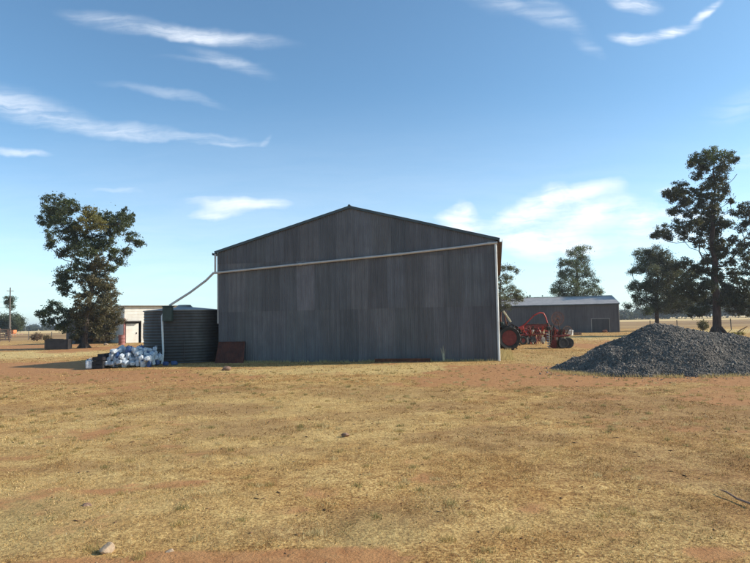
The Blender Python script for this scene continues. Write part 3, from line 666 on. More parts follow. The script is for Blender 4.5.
BT = [(643,255,8),(655,253,8),(638,268,6),(632,273,3),(649,268,9),(663,259,9),(671,268,10),(659,279,10),(636,285,5),(632,289,3),(645,289,8),(640,297,6),(659,294,10),(671,289,9),(679,275,8),(651,304,7),(663,306,8),(677,302,8),(685,307,7),(638,304,4),(650,262,7,4),(655,270,6,4),(628,305,3),(670,309,6),(647,311,4),(668,279,8),(683,286,8),(676,298,8),(652,285,8),(665,268,8),(690,299,7),(691,284,6)]
b2 = G(657, 330.5)
grow('spreading_tree', 'broad dark spreading tree behind the gravel heap', 'tree', (b2.x, b2.y, 0), [(657,318,0),(656,305,0),(657,290,0),(658,275,0),(657,264,0)],
     [(c[0], c[1], c[2], c[3] if len(c) > 3 else (0 if c[0] < 655 else 3)) for c in BT], 44, m_bark2, G1, d=b2.y, trunk_r=.3, dens=1.1, depth=2.3, sub=.3)
CT = [(576,249,3),(583,251,5,5),(571,252,4),(578,257,6),(562,261,3),(569,263,6),(585,260,5),(576,267,7),(586,268,5),(561,266,3),(566,274,7),(560,275,4),(578,275,7),(588,275,5),(595,280,3),(568,282,8),(578,285,7),(559,287,6),(554,291,4),(589,286,6),(597,288,3),(568,293,8),(580,293,8),(559,295,5),(593,294,6),(600,291,2),(575,301,8),(587,302,7),(564,303,7)]
b3 = Vector(P(577, 326, 88)); b3.z = 0
grow('dense_tree', 'dense cone-shaped tree rising behind the roof of the smaller grey shed', 'tree', b3, [(577,315,0),(577,300,0),(577,285,0),(577,270,0),(577,255,0)],
     [(c[0], c[1], c[2]*.92, c[3] if len(c) > 3 else 0) for c in CT], 55, m_bark, G1, leaf=(.2,.09), d=88, trunk_r=.4, dens=.5, depth=3.0, sub=.42)
ST = [(500,268,4),(506,267,4),(512,268,3),(517,270,2),(502,275,5),(508,277,4),(501,283,5),(508,286,5),(513,290,5),(519,294,4),(502,292,5),(509,295,5),(522,299,2.5),(504,300,5),(517,299,3.5),(494,275,6),(490,285,7),(494,296,7),(485,292,6),(511,301,5),(498,308,5),(506,308,4)]
b4 = Vector(P(500, 330, 54)); b4.z = 0
grow('small_tree', 'open grey-green tree showing just right of the big shed wall', 'tree', b4, [(500,318,0),(500,305,0),(500,292,0),(501,280,0)], [(*c, 4) for c in ST], 66, m_bark, G1, leaf=(.14,.05), d=54, trunk_r=.2, dens=.62, depth=1.6, sub=.22)
# far left trees and the slender one
FT = [(4,320,7),(14,319,6),(-6,322,7),(20,322,4),(8,326,6),(-3,328,6),(17,327,5)]
b5 = Vector(P(7, 336, 130)); b5.z = 0
grow('bushy_tree', 'round bushy tree at the far left behind the utility pole', 'tree', b5, [(7,330,0),(7,324,0),(7,320,0)], [(*c, 0) for c in FT], 77, m_bark, G1, leaf=(.3,.14), d=130, trunk_r=.3, dens=.35, depth=3, sub=.6)
b6 = Vector(P(10.5, 338, 100)); b6.z = 0
grow('slender_tree', 'slender tree with one small clump of leaves high up beside the utility pole', 'tree', b6, [(10.5,325,0),(10.3,312,0),(10,303,0),(10,294,0),(10.5,288,0)], [(8,300,3,0),(12,299,3,0),(9,305,3,0),(11,308,2,0),(7,303,1.5,0)], 88, m_bark, G1, leaf=(.2,.09), d=100, trunk_r=.13, dens=.7, depth=.5, sub=.3,
     dead=[[(10.5,309,0),(14,310,0),(16,308,0)], [(10.3,316,0),(14,313,0)]])
# shrubs
def shrub(name, label, px, py, w, h, n, col, seed, d=None, group=None, leafn=26):
    g = G(px, py); r_ = random.Random(seed); t = thing(name, label, 'shrub', (g.x, g.y, 0), 0, group); mb = MB(); q = []
    k_ = g.y/F; W, H = w*k_, h*k_
    for i in range(n):
        a = r_.uniform(0, 6.28); e = r_.uniform(.2, 1); x, y, z = math.cos(a)*W/2*e, math.sin(a)*W/2*e, H*r_.uniform(.55, 1)*(1.1-.4*e)
        mb.tube([(0,0,0), (x*.4, y*.4, z*.55), (x, y, z)], [.02, .012, .005], 5, cap=False); q.append((x, y, z)); q.append((x*.7, y*.7, z*.75))
    mb.build('stems', m_bark, t)
    q = np.repeat(np.array(q), leafn, 0)+RNG.normal(0, .09*H/.8, (len(q)*leafn, 3)); m = len(q)
    a = RNG.normal(0, 1, (m, 3)); a /= np.linalg.norm(a, axis=1)[:, None]; b = np.cross(a, RNG.normal(0, 1, (m, 3))); b /= np.linalg.norm(b, axis=1)[:, None]; s_ = .035*g.y/50*(1+RNG.random((m,1)))
    V = np.stack([q-a*s_, q+b*s_*.5, q+a*s_, q-b*s_*.5], 1).reshape(-1, 3); V[:, 2] = np.maximum(V[:, 2], .01)
    np_mesh('foliage', V, np.arange(4*m).reshape(-1, 4), m_leaf, t, cols=np.repeat(np.array(col)*(.6+.8*RNG.random((m,1))), 4, 0))
shrub('dry_shrub', 'larger dry brown shrub behind the low black bin', 37, 341.5, 10, 8, 34, (.17,.11,.07), 1)
shrub('dry_shrub', 'smaller dry brown shrub right behind the low black bin', 47, 342, 8, 7, 26, (.21,.15,.08), 2)
shrub('green_shrub', 'small olive shrub beside the thick trunk of the tallest tree', 703, 332, 9, 11, 30, (.12,.10,.045), 3)
shrub('low_shrub', 'low dark scrubby bush left of the tallest tree trunk', 694, 334, 6, 4, 20, (.05,.055,.03), 4)
shrub('low_shrub', 'low yellow-green tuft right of the tallest tree trunk', 737, 336, 14, 4, 24, (.30,.24,.10), 5)
# fallen wood under right tree
for i, (x0, y0, x1, y1, r0, lb) in enumerate(((694,333.5,705,333,.10,'dark fallen log left of the thick trunk of the tallest tree'), (722,334.5,735,334,.07,'thin fallen log right of the thick trunk of the tallest tree'), (737,333,748,327,.06,'pale bare branch leaning up at the right edge beyond the tallest tree'))):
    a = G(x0, y0); b = G(x1, y0); dz = (y0-y1)/F*a.y
    t = thing('fallen_log', lb, 'log', (a.x, a.y, 0)); mb = MB(); v = b-a; mb.tube([(0,0,r0*.6), v*.5+Vector((0,.1,r0*.7+dz*.5)), v+Vector((0,0,r0*.6+dz))], [r0, r0*.85, r0*.6], 8); mb.tube([v*.4+Vector((0,0,r0)), v*.55+Vector((0,-.3,.35))], [r0*.5, r0*.2], 6); mb.build('log', m_bark2 if i < 2 else m_wood, t, True)
# far tree belts (one mass each)
def belt(name, label, x0, x1, d, h, n, seed, dx=0):
    r_ = np.random.default_rng(seed); C = []; CO = []
    for i in range(n):
        x = r_.uniform(x0, x1); y = d+r_.uniform(-15, 25)+dx*(x-x0); hh = h*r_.uniform(.55, 1.15)*(.8+.45*math.sin(x*.05+seed)); nl = 170
        w = hh*r_.uniform(.3, .5); c = r_.normal(0, .42, (nl, 3))*np.array([w, w, hh*.42])+np.array([x, y, hh*.55]); c[:, 2] = np.clip(c[:, 2], .1, None); C.append(c); CO.append(np.array([.055,.062,.040])*r_.uniform(.7,1.25)*(.8+.4*r_.random((nl,1))))
    C = np.concatenate(C); CO = np.concatenate(CO); m = len(C); a = r_.normal(0,1,(m,3)); a /= np.linalg.norm(a,axis=1)[:,None]; b = np.cross(a, r_.normal(0,1,(m,3))); b /= np.linalg.norm(b,axis=1)[:,None]; s_ = .75*(.6+.8*r_.random((m,1)))*d/400
    V = np.stack([C-a*s_, C+b*s_*.8, C+a*s_, C-b*s_*.8], 1).reshape(-1,3); V[:,2] = np.maximum(V[:,2], .02)
    o = np_mesh(name, V, np.arange(4*m).reshape(-1,4), m_leaf, cols=np.repeat(CO,4,0)); tag(o, label, 'woodland', kind='stuff')
belt('distant_woodland', 'distant line of trees along the horizon on the left', -330, -60, 380, 7.0, 620, 3)
belt('distant_woodland', 'distant line of taller dark trees along the horizon on the right', 40, 330, 300, 12, 800, 5)
belt('distant_woodland', 'far faint trees on the horizon behind the buildings', -500, 700, 700, 7, 420, 8)
# ------------------------------------------------------------------ small grey shed on the right
def shed2():
    A = P(619.5, 330, 61.5); A.z = 0
    t = thing('long_shed', 'smaller low grey shed with a bright iron roof behind the old machinery', 'shed', A, -A0)
    Lx, Dp, He, Hr = 14.0, 8.0, 3.03, 3.95       # local: x to the left is negative
    V, Fa = corrug(-Lx, 0, 0, He, 0); n = len(V)
    L = []; rr_ = random.Random(4)
    x = -Lx
    while x < -.01:
        b = min(x+.762, 0); V, Fa = corrug(x, b, 0, He, 0); g_ = rr_.choice([.85,.95,1,1,1.1]); L.append((V, Fa, (g_,g_,g_*1.03))); x = b
    V, Fa, Cc = merge(L); np_mesh('front_wall', V, Fa, m_wall, t, True, Cc)
    for xx in (-Lx+.02, -.02):
        V, Fa = corrug(0.02, Dp, 0, lambda s: He-.02+(Hr-He)*(1-abs(s-Dp/2)/(Dp/2))); V = V[:, [1,0,2]]; V[:, 0] += xx; np_mesh('end_wall', V, Fa, m_wall, t, True, np.ones((len(V),3)))
    V, Fa = corrug(-Lx, 0, 0, He, Dp); np_mesh('back_wall', V, Fa, m_wall, t, True, np.ones((len(V),3)))
    for sg in (0, 1):
        n = int((Lx+.4)/(.0762/3)); xs = np.linspace(-Lx-.2, .15, n+1); h = .009*np.cos(xs/.0762*2*math.pi); tn = (Hr-He)/(Dp/2); V = []
        for k in range(2):
            dd = k*(Dp/2+.2); V.append(np.stack([xs, np.full_like(xs, Dp/2+(dd if sg else -dd)), Hr+.03-dd*tn+h], -1))
        V = np.concatenate(V); i = np.arange(n); np_mesh('roof', V, np.stack([i,i+1,i+2+n,i+1+n],-1), m_roof, t, True)
    mb = MB(); mb.box((-Lx/2, -.13, He-.07), (Lx+.2, .12, .12)); mb.build('gutter', m_trim, t)
    mb = MB(); mb.box((-Lx/2, Dp/2, Hr+.06), (Lx+.3, .3, .03), None, .01); mb.build('ridge_cap', m_roof, t)
    mb = MB(); mb.box((.015, -.02, He/2), (.07,.07,He)); mb.build('corner_flashing', m_roof, t)
    # sliding door outline
    x0, x1, zt = -2.75, -.95, 1.45
    V, Fa = corrug(x0+.05, x1-.05, .05, zt-.05, -.035); d_ = np_mesh('door', V, Fa, m_shedd, t, True)
    mb = MB(); mb.box(((x0+x1)/2, -.045, zt), (x1-x0+.08,.05,.06)); mb.box((x0, -.045, zt/2), (.05,.05,zt-.04)); mb.box((x1, -.045, zt/2), (.05,.05,zt-.04)); mb.build('door_frame', m_roof, t)
    # weathered lean-to roof step at the left end
    return t
shed2()
# ------------------------------------------------------------------ buildings on the left
def leftbuildings():
    A = P(66, 343.5, 57.5); A.z = 0
    t = thing('open_shed', 'dark open-fronted shed half hidden behind the leafy tree', 'shed', A, R(4))
    W, D, H = 5.5, 5, 2.75
    for nm, x0, x1, y in (('back_wall', 0, W, D), ):
        V, Fa = corrug(x0, x1, 0, H, y); np_mesh(nm, V, Fa, m_shedd, t, True)
    V, Fa = corrug(0, .85, 0, H-.02, 0); np_mesh('front_panel', V, Fa, m_wall, t, True, np.full((len(V),3), .9))
    V, Fa = corrug(0, D, 0, H); V = V[:, [1,0,2]]; np_mesh('side_wall', V, Fa, m_shedd, t, True)
    mb = MB(); mb.box((W/2, D/2, H+.1), (W+.4, D+.5, .05), Matrix.Rotation(R(-2), 3, 'X')); mb.build('roof', m_roof, t)
    for x in (1.9, 3.7, W-.1):
        mb = MB(); mb.tube([(x, .05, 0), (x, .05, H)], .07, 8); mb.build('post', m_wood2, t)
    # cream building
    B_ = P(124.3, 343.5, 56.5); B_.z = 0
    c = thing('cream_shed', 'cream iron building seen between the leafy tree and the water tank', 'shed', B_, R(36))
    W, D, H = 5.2, 6, 3.55
    def board(x0, x1, z0, z1, y=0):
        V, Fa = corrug(z0, z1, x0, x1, y, pitch=.15, amp=.008); V = V[:, [2,1,0]]; return V, Fa[:, ::-1]
    L = [(*board(0, W, 2.15, H), (1,1,1)), (*board(1.55, W, 0, 2.15), (1,1,1))]; V, Fa, _ = merge(L); np_mesh('front_wall', V, Fa, m_cream2, c, True)
    mb = MB(); mb.box((0, D/2, H/2), (.03, D, H)); mb.box((W, D/2, H/2), (.03, D, H)); mb.box((W/2, D, H/2), (W-.05, .03, H)); mb.build('other_walls', m_cream2, c)
    mb = MB(); mb.box((W/2-.1, D/2, H+.06), (W+.5, D+.4, .06)); mb.build('roof', m_cream2, c)
    mb = MB(); mb.box((W/2-.1, -.24, H+.02), (W+.5, .06, .07)); mb.build('gutter', m_trim, c)
    mb = MB(); mb.box((.72, .03, .95), (1.16, .05, 1.86), None, .01); dd = mb.build('door', m_cream2, c)
    mb = MB(); mb.box((1.12, -.03, .95), (.05, .05, .14)); mb.build('handle', m_dark, dd)
    mb = MB(); mb.box((.72, -.15, 2.08), (1.35, .42, .06), Matrix.Rotation(R(14), 3, 'X')); mb.build('awning', m_dark, c)
    mb = MB(); mb.box((-.02, -.08, 1.2), (.16, .12, 2.4)); mb.build('pink_post', m_pink, c)
    w_ = MB(); w_.box((2.02, -.03, 1.15), (.5, .05, 1.5)); wo = w_.build('window_frame', m_wood2, c); w_ = MB(); w_.box((2.02, -.06, 1.15), (.4, .02, 1.4)); w_.build('pane', m_glass, wo)
    g = G(121.8, 344.8); r_ = thing('red_drum', 'faded red steel drum standing left of the cream building', 'drum', (g.x, g.y, 0))
    mb = MB(); mb.lathe([(.001,0),(.29,0),(.30,.02),(.285,.06),(.285,.28),(.30,.30),(.285,.32),(.285,.58),(.30,.60),(.285,.62),(.285,.84),(.30,.87),(.27,.87),(.27,.85),(.001,.85)], n=24); mb.build('drum_body', m_pink, r_, True)
    mb = MB(); mb.tube([(.12,0,.85),(.12,0,.89)], .04, 10); mb.build('bung', m_dark, r_)
leftbuildings()
g = G(106, 345.3); o = rock('stone', (g.x, g.y, .08), (.2,.15,.14), m_rock, 'pale round stone at the foot of the leafy tree, to its right', seed=22)
# stockyard at far left edge
g = G(3, 342); t = thing('timber_yard', 'brown timber stock pen cut by the left edge of the photo', 'pen', (g.x, g.y, 0), R(8)); 
for i in range(7):
    mb = MB(); mb.tube([(.75-i*1.1, random.uniform(-.05,.05), 0), (.75-i*1.1+random.uniform(-.06,.06), 0, 1.75+random.uniform(-.15,.15))], .075, 7); mb.build('post', m_wood, t)
for z in (.3,.6,.9,1.2,1.5):
    mb = MB(); mb.box((-2.5, -.07, z), (6.8, .035, .17), Matrix.Rotation(random.uniform(-.01,.01),3,'Y')); mb.build('rail', m_wood, t)
for i in range(4):
    mb = MB(); mb.box((.82, .5+i*.9, .9), (.03,.85,.16)); mb.build('rail', m_wood, t)
# orange bin
A_ = P(12, 333.5, 118); A_.z = 0
t = thing('field_bin', 'small orange field bin standing in the left paddock by the timber pen', 'bin', A_); mb = MB()
vs = [(-.25,-.25,.35),(.25,-.25,.35),(.25,.25,.35),(-.25,.25,.35),(-.6,-.5,.8),(.6,-.5,.8),(.6,.5,.8),(-.6,.5,.8),(-.6,-.5,1.35),(.6,-.5,1.35),(.6,.5,1.35),(-.6,.5,1.35)]
mb.add(vs, [(0,1,2,3),(0,1,5,4),(1,2,6,5),(2,3,7,6),(3,0,4,7),(4,5,9,8),(5,6,10,9),(6,7,11,10),(7,4,8,11),(8,9,10,11)]); mb.build('hopper', m_orange, t)
for sx in (-1,1):
    for sy in (-1,1): mb = MB(); mb.box((sx*.5, sy*.42, .4), (.06,.06,.8)); mb.build('leg', m_orange, t)
# utility pole with wires
A_ = P(9.2, 340, 92); A_.z = 0
t = thing('utility_pole', 'tall thin timber utility pole with wires at the far left', 'pole', A_); top = P(9.2, 287.5, 92)-A_
mb = MB(); mb.tube([(0,0,0), (0,0,top.z)], [.13,.08], 10); mb.build('pole', m_wood2, t, True)
mb = MB(); mb.box((0,0,top.z-.55), (1.0,.1,.1), Matrix.Rotation(R(60),3,'Z')); mb.build('crossarm', m_wood2, t)
for sx in (-1,1):
    mb = MB(); dx_ = Matrix.Rotation(R(60),3,'Z') @ Vector((sx*.42,0,0)); mb.lathe([(.03,0),(.05,.03),(.03,.07),(.05,.1),(.02,.14)], (dx_.x, dx_.y, top.z-.5), n=8); mb.build('insulator', m_pipew, t)
q = P(-40, 306, 92)-A_; q0 = P(9, 307.5, 92)-A_
for k in (0, .9):
    mb = MB(); mb.tube([(0,0,q0.z+k*0+k), (q.x*.5,0,q0.z+k-.1), (q.x,0,q0.z+k+.05), (q.x*3,0,q0.z+k+.8)], .016, 5); mb.build('wire', m_wire, t)
# post and wire fences
def fence(label, a, b, n, h=1.15, r=.05):
    a = Vector(a); b = Vector(b); t = thing('wire_fence', label, 'fence', a); v = b-a; rr_ = random.Random(n)
    for i in range(n):
        p = v*(i/(n-1)); mb = MB(); k = rr_.uniform(-.05,.05); mb.tube([(p.x, p.y, 0), (p.x+k, p.y, h*rr_.uniform(.92,1.08))], r, 7); mb.build('post', m_wood2, t)
    for z in (.3,.55,.8,1.05):
        mb = MB(); mb.tube([(0,0,z*h/1.15), (v.x, v.y, z*h/1.15)], .006, 4); mb.build('wire', m_wire, t)
a = G(618, 330.3); b = G(900, 325.2); fence('post and wire fence behind the gravel heap and the tallest tree', (a.x, 62, 0), (70, 60, 0), 16)
fence('post and wire fence across the paddock on the left', (-75, 84, 0), (-28, 80, 0), 15)
# white sign posts near back right
# ------------------------------------------------------------------ gravel heap
def gravel():
    cx, cy = 8.9, 18.0
    def hgt(x, y):
        dx, dy = x-8.62, y-cy; rx = np.where(dx < 0, 3.15, 4.1); ry = np.where(dy < 0, 2.65, 2.9)
        wob = 1+(fbm(x*.9+2, y*.9+7, 3)-.5)*.36; q = np.sqrt((dx/rx)**2+(dy/ry)**2)/wob
        # cone with a rounded tip and a spread toe
        h = 1.44*np.clip(1-q, 0, 1); h = np.where(q < .12, 1.44*(1-.12*.5-q*q/(.24)), h); tail = .32*np.exp(-((x-11.6)/1.5)**2-((y-17.4)/1.2)**2)
        h = h+tail*smooth(1.45, .6, q); h += (fbm(x*2.2, y*2.2, 4)-.5)*.16*smooth(1.15, .8, q); return h-.03*(q > 1)
    xs = np.linspace(4.6, 15, 230); ys = np.linspace(14.4, 21.6, 170); X, Y = np.meshgrid(xs, ys); Z = hgt(X, Y)
    Z = Z+(RNG.random(Z.shape)-.5)*.025; Z = np.where(Z < .005, -.05, Z); idx = np.arange(X.size).reshape(X.shape)
    t = thing('gravel_heap', 'big cone-shaped heap of dark blue-grey crushed rock on the right', 'gravel heap', (8.9, 18, 0))
    off = np.array([8.9, 18, 0]); c = np.full((X.size, 3), .5)
    np_mesh('heap', np.stack([X.ravel(), Y.ravel(), Z.ravel()], -1)-off, np.stack([idx[:-1,:-1], idx[:-1,1:], idx[1:,1:], idx[1:,:-1]], -1).reshape(-1, 4), m_gravel, t, True, c)
    n = 210000; x = RNG.uniform(4.6, 14.8, n); y = RNG.uniform(14.6, 21.4, n); z = hgt(x, y); k = z > .0
    stray = (z <= .0) & (RNG.random(n) < .014*np.exp(-(np.hypot((x-8.9)/3.8, (y-18)/2.8)-1)*6)); k |= stray
    x, y, z = x[k], y[k], np.maximum(z[k], .0); n = len(x); s = .009+.020*RNG.random(n)**2.5+.03*(RNG.random(n) < .012)
    # irregular octahedra
    base = np.array([(1,0,0),(-1,0,0),(0,1,0),(0,-1,0),(0,0,1),(0,0,-1)], float); fa = np.array([(0,2,4),(2,1,4),(1,3,4),(3,0,4),(2,0,5),(1,2,5),(3,1,5),(0,3,5)])
    q = RNG.normal(0, 1, (n, 4)); q /= np.linalg.norm(q, axis=1)[:, None]; w_, i_, j_, k_ = q.T
    Rm = np.stack([1-2*(j_*j_+k_*k_), 2*(i_*j_-k_*w_), 2*(i_*k_+j_*w_), 2*(i_*j_+k_*w_), 1-2*(i_*i_+k_*k_), 2*(j_*k_-i_*w_), 2*(i_*k_-j_*w_), 2*(j_*k_+i_*w_), 1-2*(i_*i_+j_*j_)], -1).reshape(n, 3, 3)
    B = base[None]*(.55+.8*RNG.random((n, 6, 1)))*s[:, None, None]*np.array([1.2, 1, .8]); V = np.einsum('nij,nkj->nki', Rm, B)+np.stack([x, y, z+s*.25], -1)[:, None]-off
    Fa = (fa[None]+(np.arange(n)*6)[:, None, None]).reshape(-1, 3); cc = np.array([.5,.5,.5])*(.55+.95*RNG.random((n, 1))**1.3)*np.stack([1-.06*RNG.random(n), np.ones(n), 1+.05*RNG.random(n)], -1)
    o = np_mesh('crushed_rock', V.reshape(-1, 3), Fa, m_gravel, t, cols=np.repeat(cc, 6, 0)); o['kind'] = 'stuff'
tg = NT('crushed_bluestone'); at = tg.new('ShaderNodeAttribute', attribute_name='tint'); tg.base(tg.mix(1.0, at.outputs[0], (.31,.262,.218), 'MULTIPLY')); tg.set(.85, 0, .3); m_gravel = tg.m
gravel()
# ------------------------------------------------------------------ tractor, digger and old implements
def wheel(parent, c, r, w, rimr, treads=18, rim=None, name='wheel', spokes=0):
    # axis along local y
    tm = MB(); tm.lathe([(rimr, -w*.42), (r*.90, -w*.5), (r*.97, -w*.36), (r, -w*.1), (r, w*.1), (r*.97, w*.36), (r*.90, w*.5), (rimr, w*.42)], c, 'y', 36, closed=True)
    for k in range(treads):
        a = 2*math.pi*k/treads
        for sg in (-1, 1):
            rot = Matrix.Rotation(-a-(.09*sg), 3, 'Y') @ Matrix.Rotation(sg*R(28), 3, 'X'); tm.box(Vector(c)+Vector((math.cos(a+.09*sg)*0, 0, 0))+Matrix.Rotation(-a-(.09*sg), 3, 'Y') @ Vector((0, sg*w*.24, r*1.005)), (.05, w*.52, .055), rot)
    ty = tm.build('wheel', m_tyre, parent, True)
    rm = MB()
    if spokes:
        rm.lathe([(rimr, -w*.4), (rimr*.93, -w*.4), (rimr*.93, w*.4), (rimr, w*.4)], c, 'y', 30, closed=True)
        for k in range(spokes):
            a = 2*math.pi*k/spokes; rm.tube([Vector(c)+Vector((math.cos(a)*.05, 0, math.sin(a)*.05)), Vector(c)+Vector((math.cos(a)*rimr*.95, 0, math.sin(a)*rimr*.95))], .012, 5)
    else: rm.lathe([(rimr, -w*.40), (rimr*.93, -w*.40), (rimr*.86, -w*.12), (rimr*.45, -w*.10), (rimr*.32, -w*.25), (.001, -w*.27)], c, 'y', 30); rm.lathe([(rimr, w*.4), (rimr*.93, w*.4), (rimr*.86, w*.1), (.001, w*.1)], c, 'y', 30)
    rm.lathe([(.001, -w*.32), (rimr*.18, -w*.32), (rimr*.18, w*.32), (.001, w*.32)], c, 'y', 12)
    rm.build('rim', rim or m_rim, ty, True)
    hb = MB()
    for k in range(6):
        a = k*1.047; hb.box(Vector(c)+Vector((math.cos(a)*rimr*.3, -w*.28, math.sin(a)*rimr*.3)), (.03,.03,.03))
    hb.build('bolts', m_dark, ty); return ty
wc = P(508.6, 338.2, 30.6)
tr = thing('tractor', 'old red tractor with a big lugged rear tyre mostly hidden behind the big shed', 'tractor', (wc.x, wc.y, 0), R(4))
rr_ = .62
wheel(tr, (0, 0, rr_), rr_, .34, .40); wheel(tr, (0, 1.55, rr_), rr_, .34, .40)
wheel(tr, (-1.95, .2, .36), .36, .18, .2, 0); wheel(tr, (-1.95, 1.35, .36), .36, .18, .2, 0)
mb = MB(); mb.tube([(0,-.05,rr_), (0,1.6,rr_)], .09, 12); mb.tube([(-1.95,.15,.36), (-1.95,1.4,.36)], .05, 8); mb.build('axles', m_dark, tr)
mb = MB(); mb.box((-.35,.78,.72), (.95,.42,.42), None, .05); mb.box((-1.2,.78,.72), (1.0,.36,.36), None, .04); mb.build('gearbox', m_dark, tr)
mb = MB(); mb.prism([(-.55,.92),(-2.2,.88),(-2.25,1.1),(-2.15,1.22),(-.6,1.32)], .46, (0,.78,0)); mb.build('bonnet', m_red, tr)
mb = MB(); mb.box((-2.24,.78,1.0), (.04,.38,.3)); mb.build('grille', m_dark, tr)
for yy in (0, 1.55):
    mb = MB()
    for k in range(7):
        a0 = R(25+k*20); mb.box((math.cos(a0)*.72, yy+(.06 if yy < 1 else -.06), rr_+math.sin(a0)*.72), (.27,.30,.025), Matrix.Rotation(-(a0-math.pi/2), 3, 'Y'))
    mb.build('mudguard', m_dark, tr)
mb = MB(); mb.box((-.05,.78,1.12), (.4,.42,.08), None, .03); mb.box((.14,.78,1.3), (.06,.42,.32), Matrix.Rotation(R(12),3,'Y'), .02); mb.build('seat', m_dark, tr)
mb = MB(); mb.lathe([(.19,0),(.21,.02),(.23,0),(.21,-.02)], (-.52,.78,1.5), 'z', 20, closed=True); mb.tube([(-.7,.78,1.2),(-.52,.78,1.5)], .02, 8); mb.build('steering_wheel', m_dark, tr)
mb = MB(); mb.tube([(-1.3,.6,1.2),(-1.3,.6,1.95)], .035, 8); mb.build('exhaust', m_rust, tr)
for yy in (.35, 1.2):
    mb = MB(); mb.tube([(.1,yy,.9),(-.05,yy,1.6),(.0,yy,1.98)], .035, 8); mb.build('roll_bar', m_rust, tr)
mb = MB(); a = P(503.3,311,30.5)-wc; b = P(511,322,30.5)-wc; zz = wc.z
mb.box(((a.x+b.x)/2, -.05, zz+(a.z+b.z)/2), (.70,.05,.09), Matrix.Rotation(math.atan2(a.z-b.z, b.x-a.x),3,'Y'), .01); mb.build('cream_guard', m_cream, tr)
mb = MB(); mb.box((-.3, .15, 1.28), (.18,.3,.34), None, .03); mb.build('toolbox', m_green, tr)
# three point linkage and digger
pd = P(547, 348, 30.9); dg = thing('posthole_digger', 'red post hole digger with its auger hanging from an arched boom', 'digger', (pd.x, pd.y, 0))
O = Vector((pd.x, pd.y, 0))
def DP(px, py, dd=0): return P(px, py, pd.y+dd)-O
mb = MB(); mb.tube([DP(517,329.5), DP(525,324.2), DP(534.5,315), DP(540,312.6), DP(543.5,313.2), DP(546,318), DP(548,326)], [.05,.036,.034,.036,.036,.034,.034], 8); mb.build('boom', m_red, dg, True)
mb = MB(); mb.box(DP(519.5,328.5), (.40,.30,.16), Matrix.Rotation(R(-10),3,'Y'), .02); mb.tube([DP(516,333), DP(521,326,.2), DP(527,335)], .03, 6); mb.build('hitch_frame', m_red, dg)
mb = MB(); c = DP(548.6,328.5); mb.box(c, (.22,.24,.22), None, .04); mb.tube([c+Vector((0,0,.1)), c+Vector((-.05,0,.3))], .05, 8); mb.build('gearbox', m_dark, dg)
mb = MB(); c0_ = DP(548.8,330); c1_ = Vector((c0_.x, c0_.y, .03)); mb.tube([c0_, c1_], [.035,.025], 8)
n = 90; H0, H1 = .06, c0_.z-.15
vs = []
for i in range(n+1):
    f = i/n; z = H1+(H0-H1)*f; a = f*2*math.pi*6; vs += [(c0_.x+math.cos(a)*.03, c0_.y+math.sin(a)*.03, z), (c0_.x+math.cos(a)*.125, c0_.y+math.sin(a)*.125, z-.01)]
k0 = len(mb.v); mb.add(vs, [(2*i, 2*i+1, 2*i+3, 2*i+2) for i in range(n)]); mb.build('auger', m_bright, dg)
mb = MB(); mb.tube([DP(552,325), DP(551,340), DP(549,348)], .03, 6); mb.build('stand', m_dark, dg)
def implement(label, name, cat, px0, px1, py, d_off, seed, discs, tines, mats, hh):
    g = G((px0+px1)/2, py); r_ = random.Random(seed); w = (px1-px0)/F*g.y; t = thing(name, label, cat, (g.x, g.y+.5, 0), R(6))
    mb = MB()
    for yy in (-.55, 0, .6): mb.tube([(-w/2, yy, hh*.55), (w/2, yy, hh*.6)], .045, 6)
    for xx in np.linspace(-w/2+.1, w/2-.1, 4): mb.tube([(xx, -.6, hh*.57), (xx, .7, hh*.57)], .04, 6)
    mb.tube([(-w/2, 0, hh*.6), (-w*.1, 0, hh*.95), (w*.25, 0, hh*.6)], .035, 6); mb.build('frame', mats[0], t)
    for k in range(discs):
        x = -w/2+.12+(w-.24)*k/max(1, discs-1); mb = MB(); rr = r_.uniform(.22,.27); c = Vector((x, r_.choice([-.5,-.45,.1]), rr))
        mb.lathe([(.001,-.02),(rr*.5,-.035),(rr,.01),(rr,.02),(rr*.5,-.02),(.001,-.005)], (0,0,0), 'y', 22)
        rot = Matrix.Rotation(r_.uniform(.2,.7)*r_.choice([1,1,-1]), 3, 'Z'); mb.v = [tuple(rot @ Vector(v)+c) for v in mb.v]; mb.build('disc', r_.choice([m_rim, m_rust2, m_rust, m_dark]), t, True)
    for k in range(tines):
        x = -w/2+.08+(w-.16)*k/max(1, tines-1)+r_.uniform(-.03,.03); yy = r_.choice([-.55,0,.6]); mb = MB()
        mb.tube([(x,yy,hh*.6), (x,yy-.12,hh*.85), (x,yy+.14,hh*.62), (x,yy+.16,hh*.3), (x,yy-.05,.03)], [.028,.03,.028,.024,.03], 6); mb.build('tine', r_.choice(mats), t)
    for k in range(6):
        x = r_.uniform(-w/2, w/2); z = r_.uniform(hh*.5, hh); mb = MB(); mb.tube([(x, r_.uniform(-.5,.4), hh*.5), (x+r_.uniform(-.25,.25), r_.uniform(-.5,.4), z+.1)], .025, 6); mb.build('lever', r_.choice(mats), t)
    return t, w
t, w = implement('rusty tined cultivator lying between the tractor and the post hole digger', 'cultivator', 'cultivator', 516, 545, 344.5, 0, 3, 6, 26, [m_rim, m_red, m_dark, m_rim, m_rust, m_rust2, m_cream, m_red], 1.05)
wheel(t, (-w/2+.35, -.6, .26), .26, .14, .13, 0, m_rim)
mb = MB(); mb.box((-.1,.25,.42), (w*.62,.5,.42), None, .05); mb.box((.35,.2,.7), (.5,.4,.25), None, .05); mb.build('seed_or_shade_box', m_dark, t)  # dark boxes added to stand for the shadow under the machinery
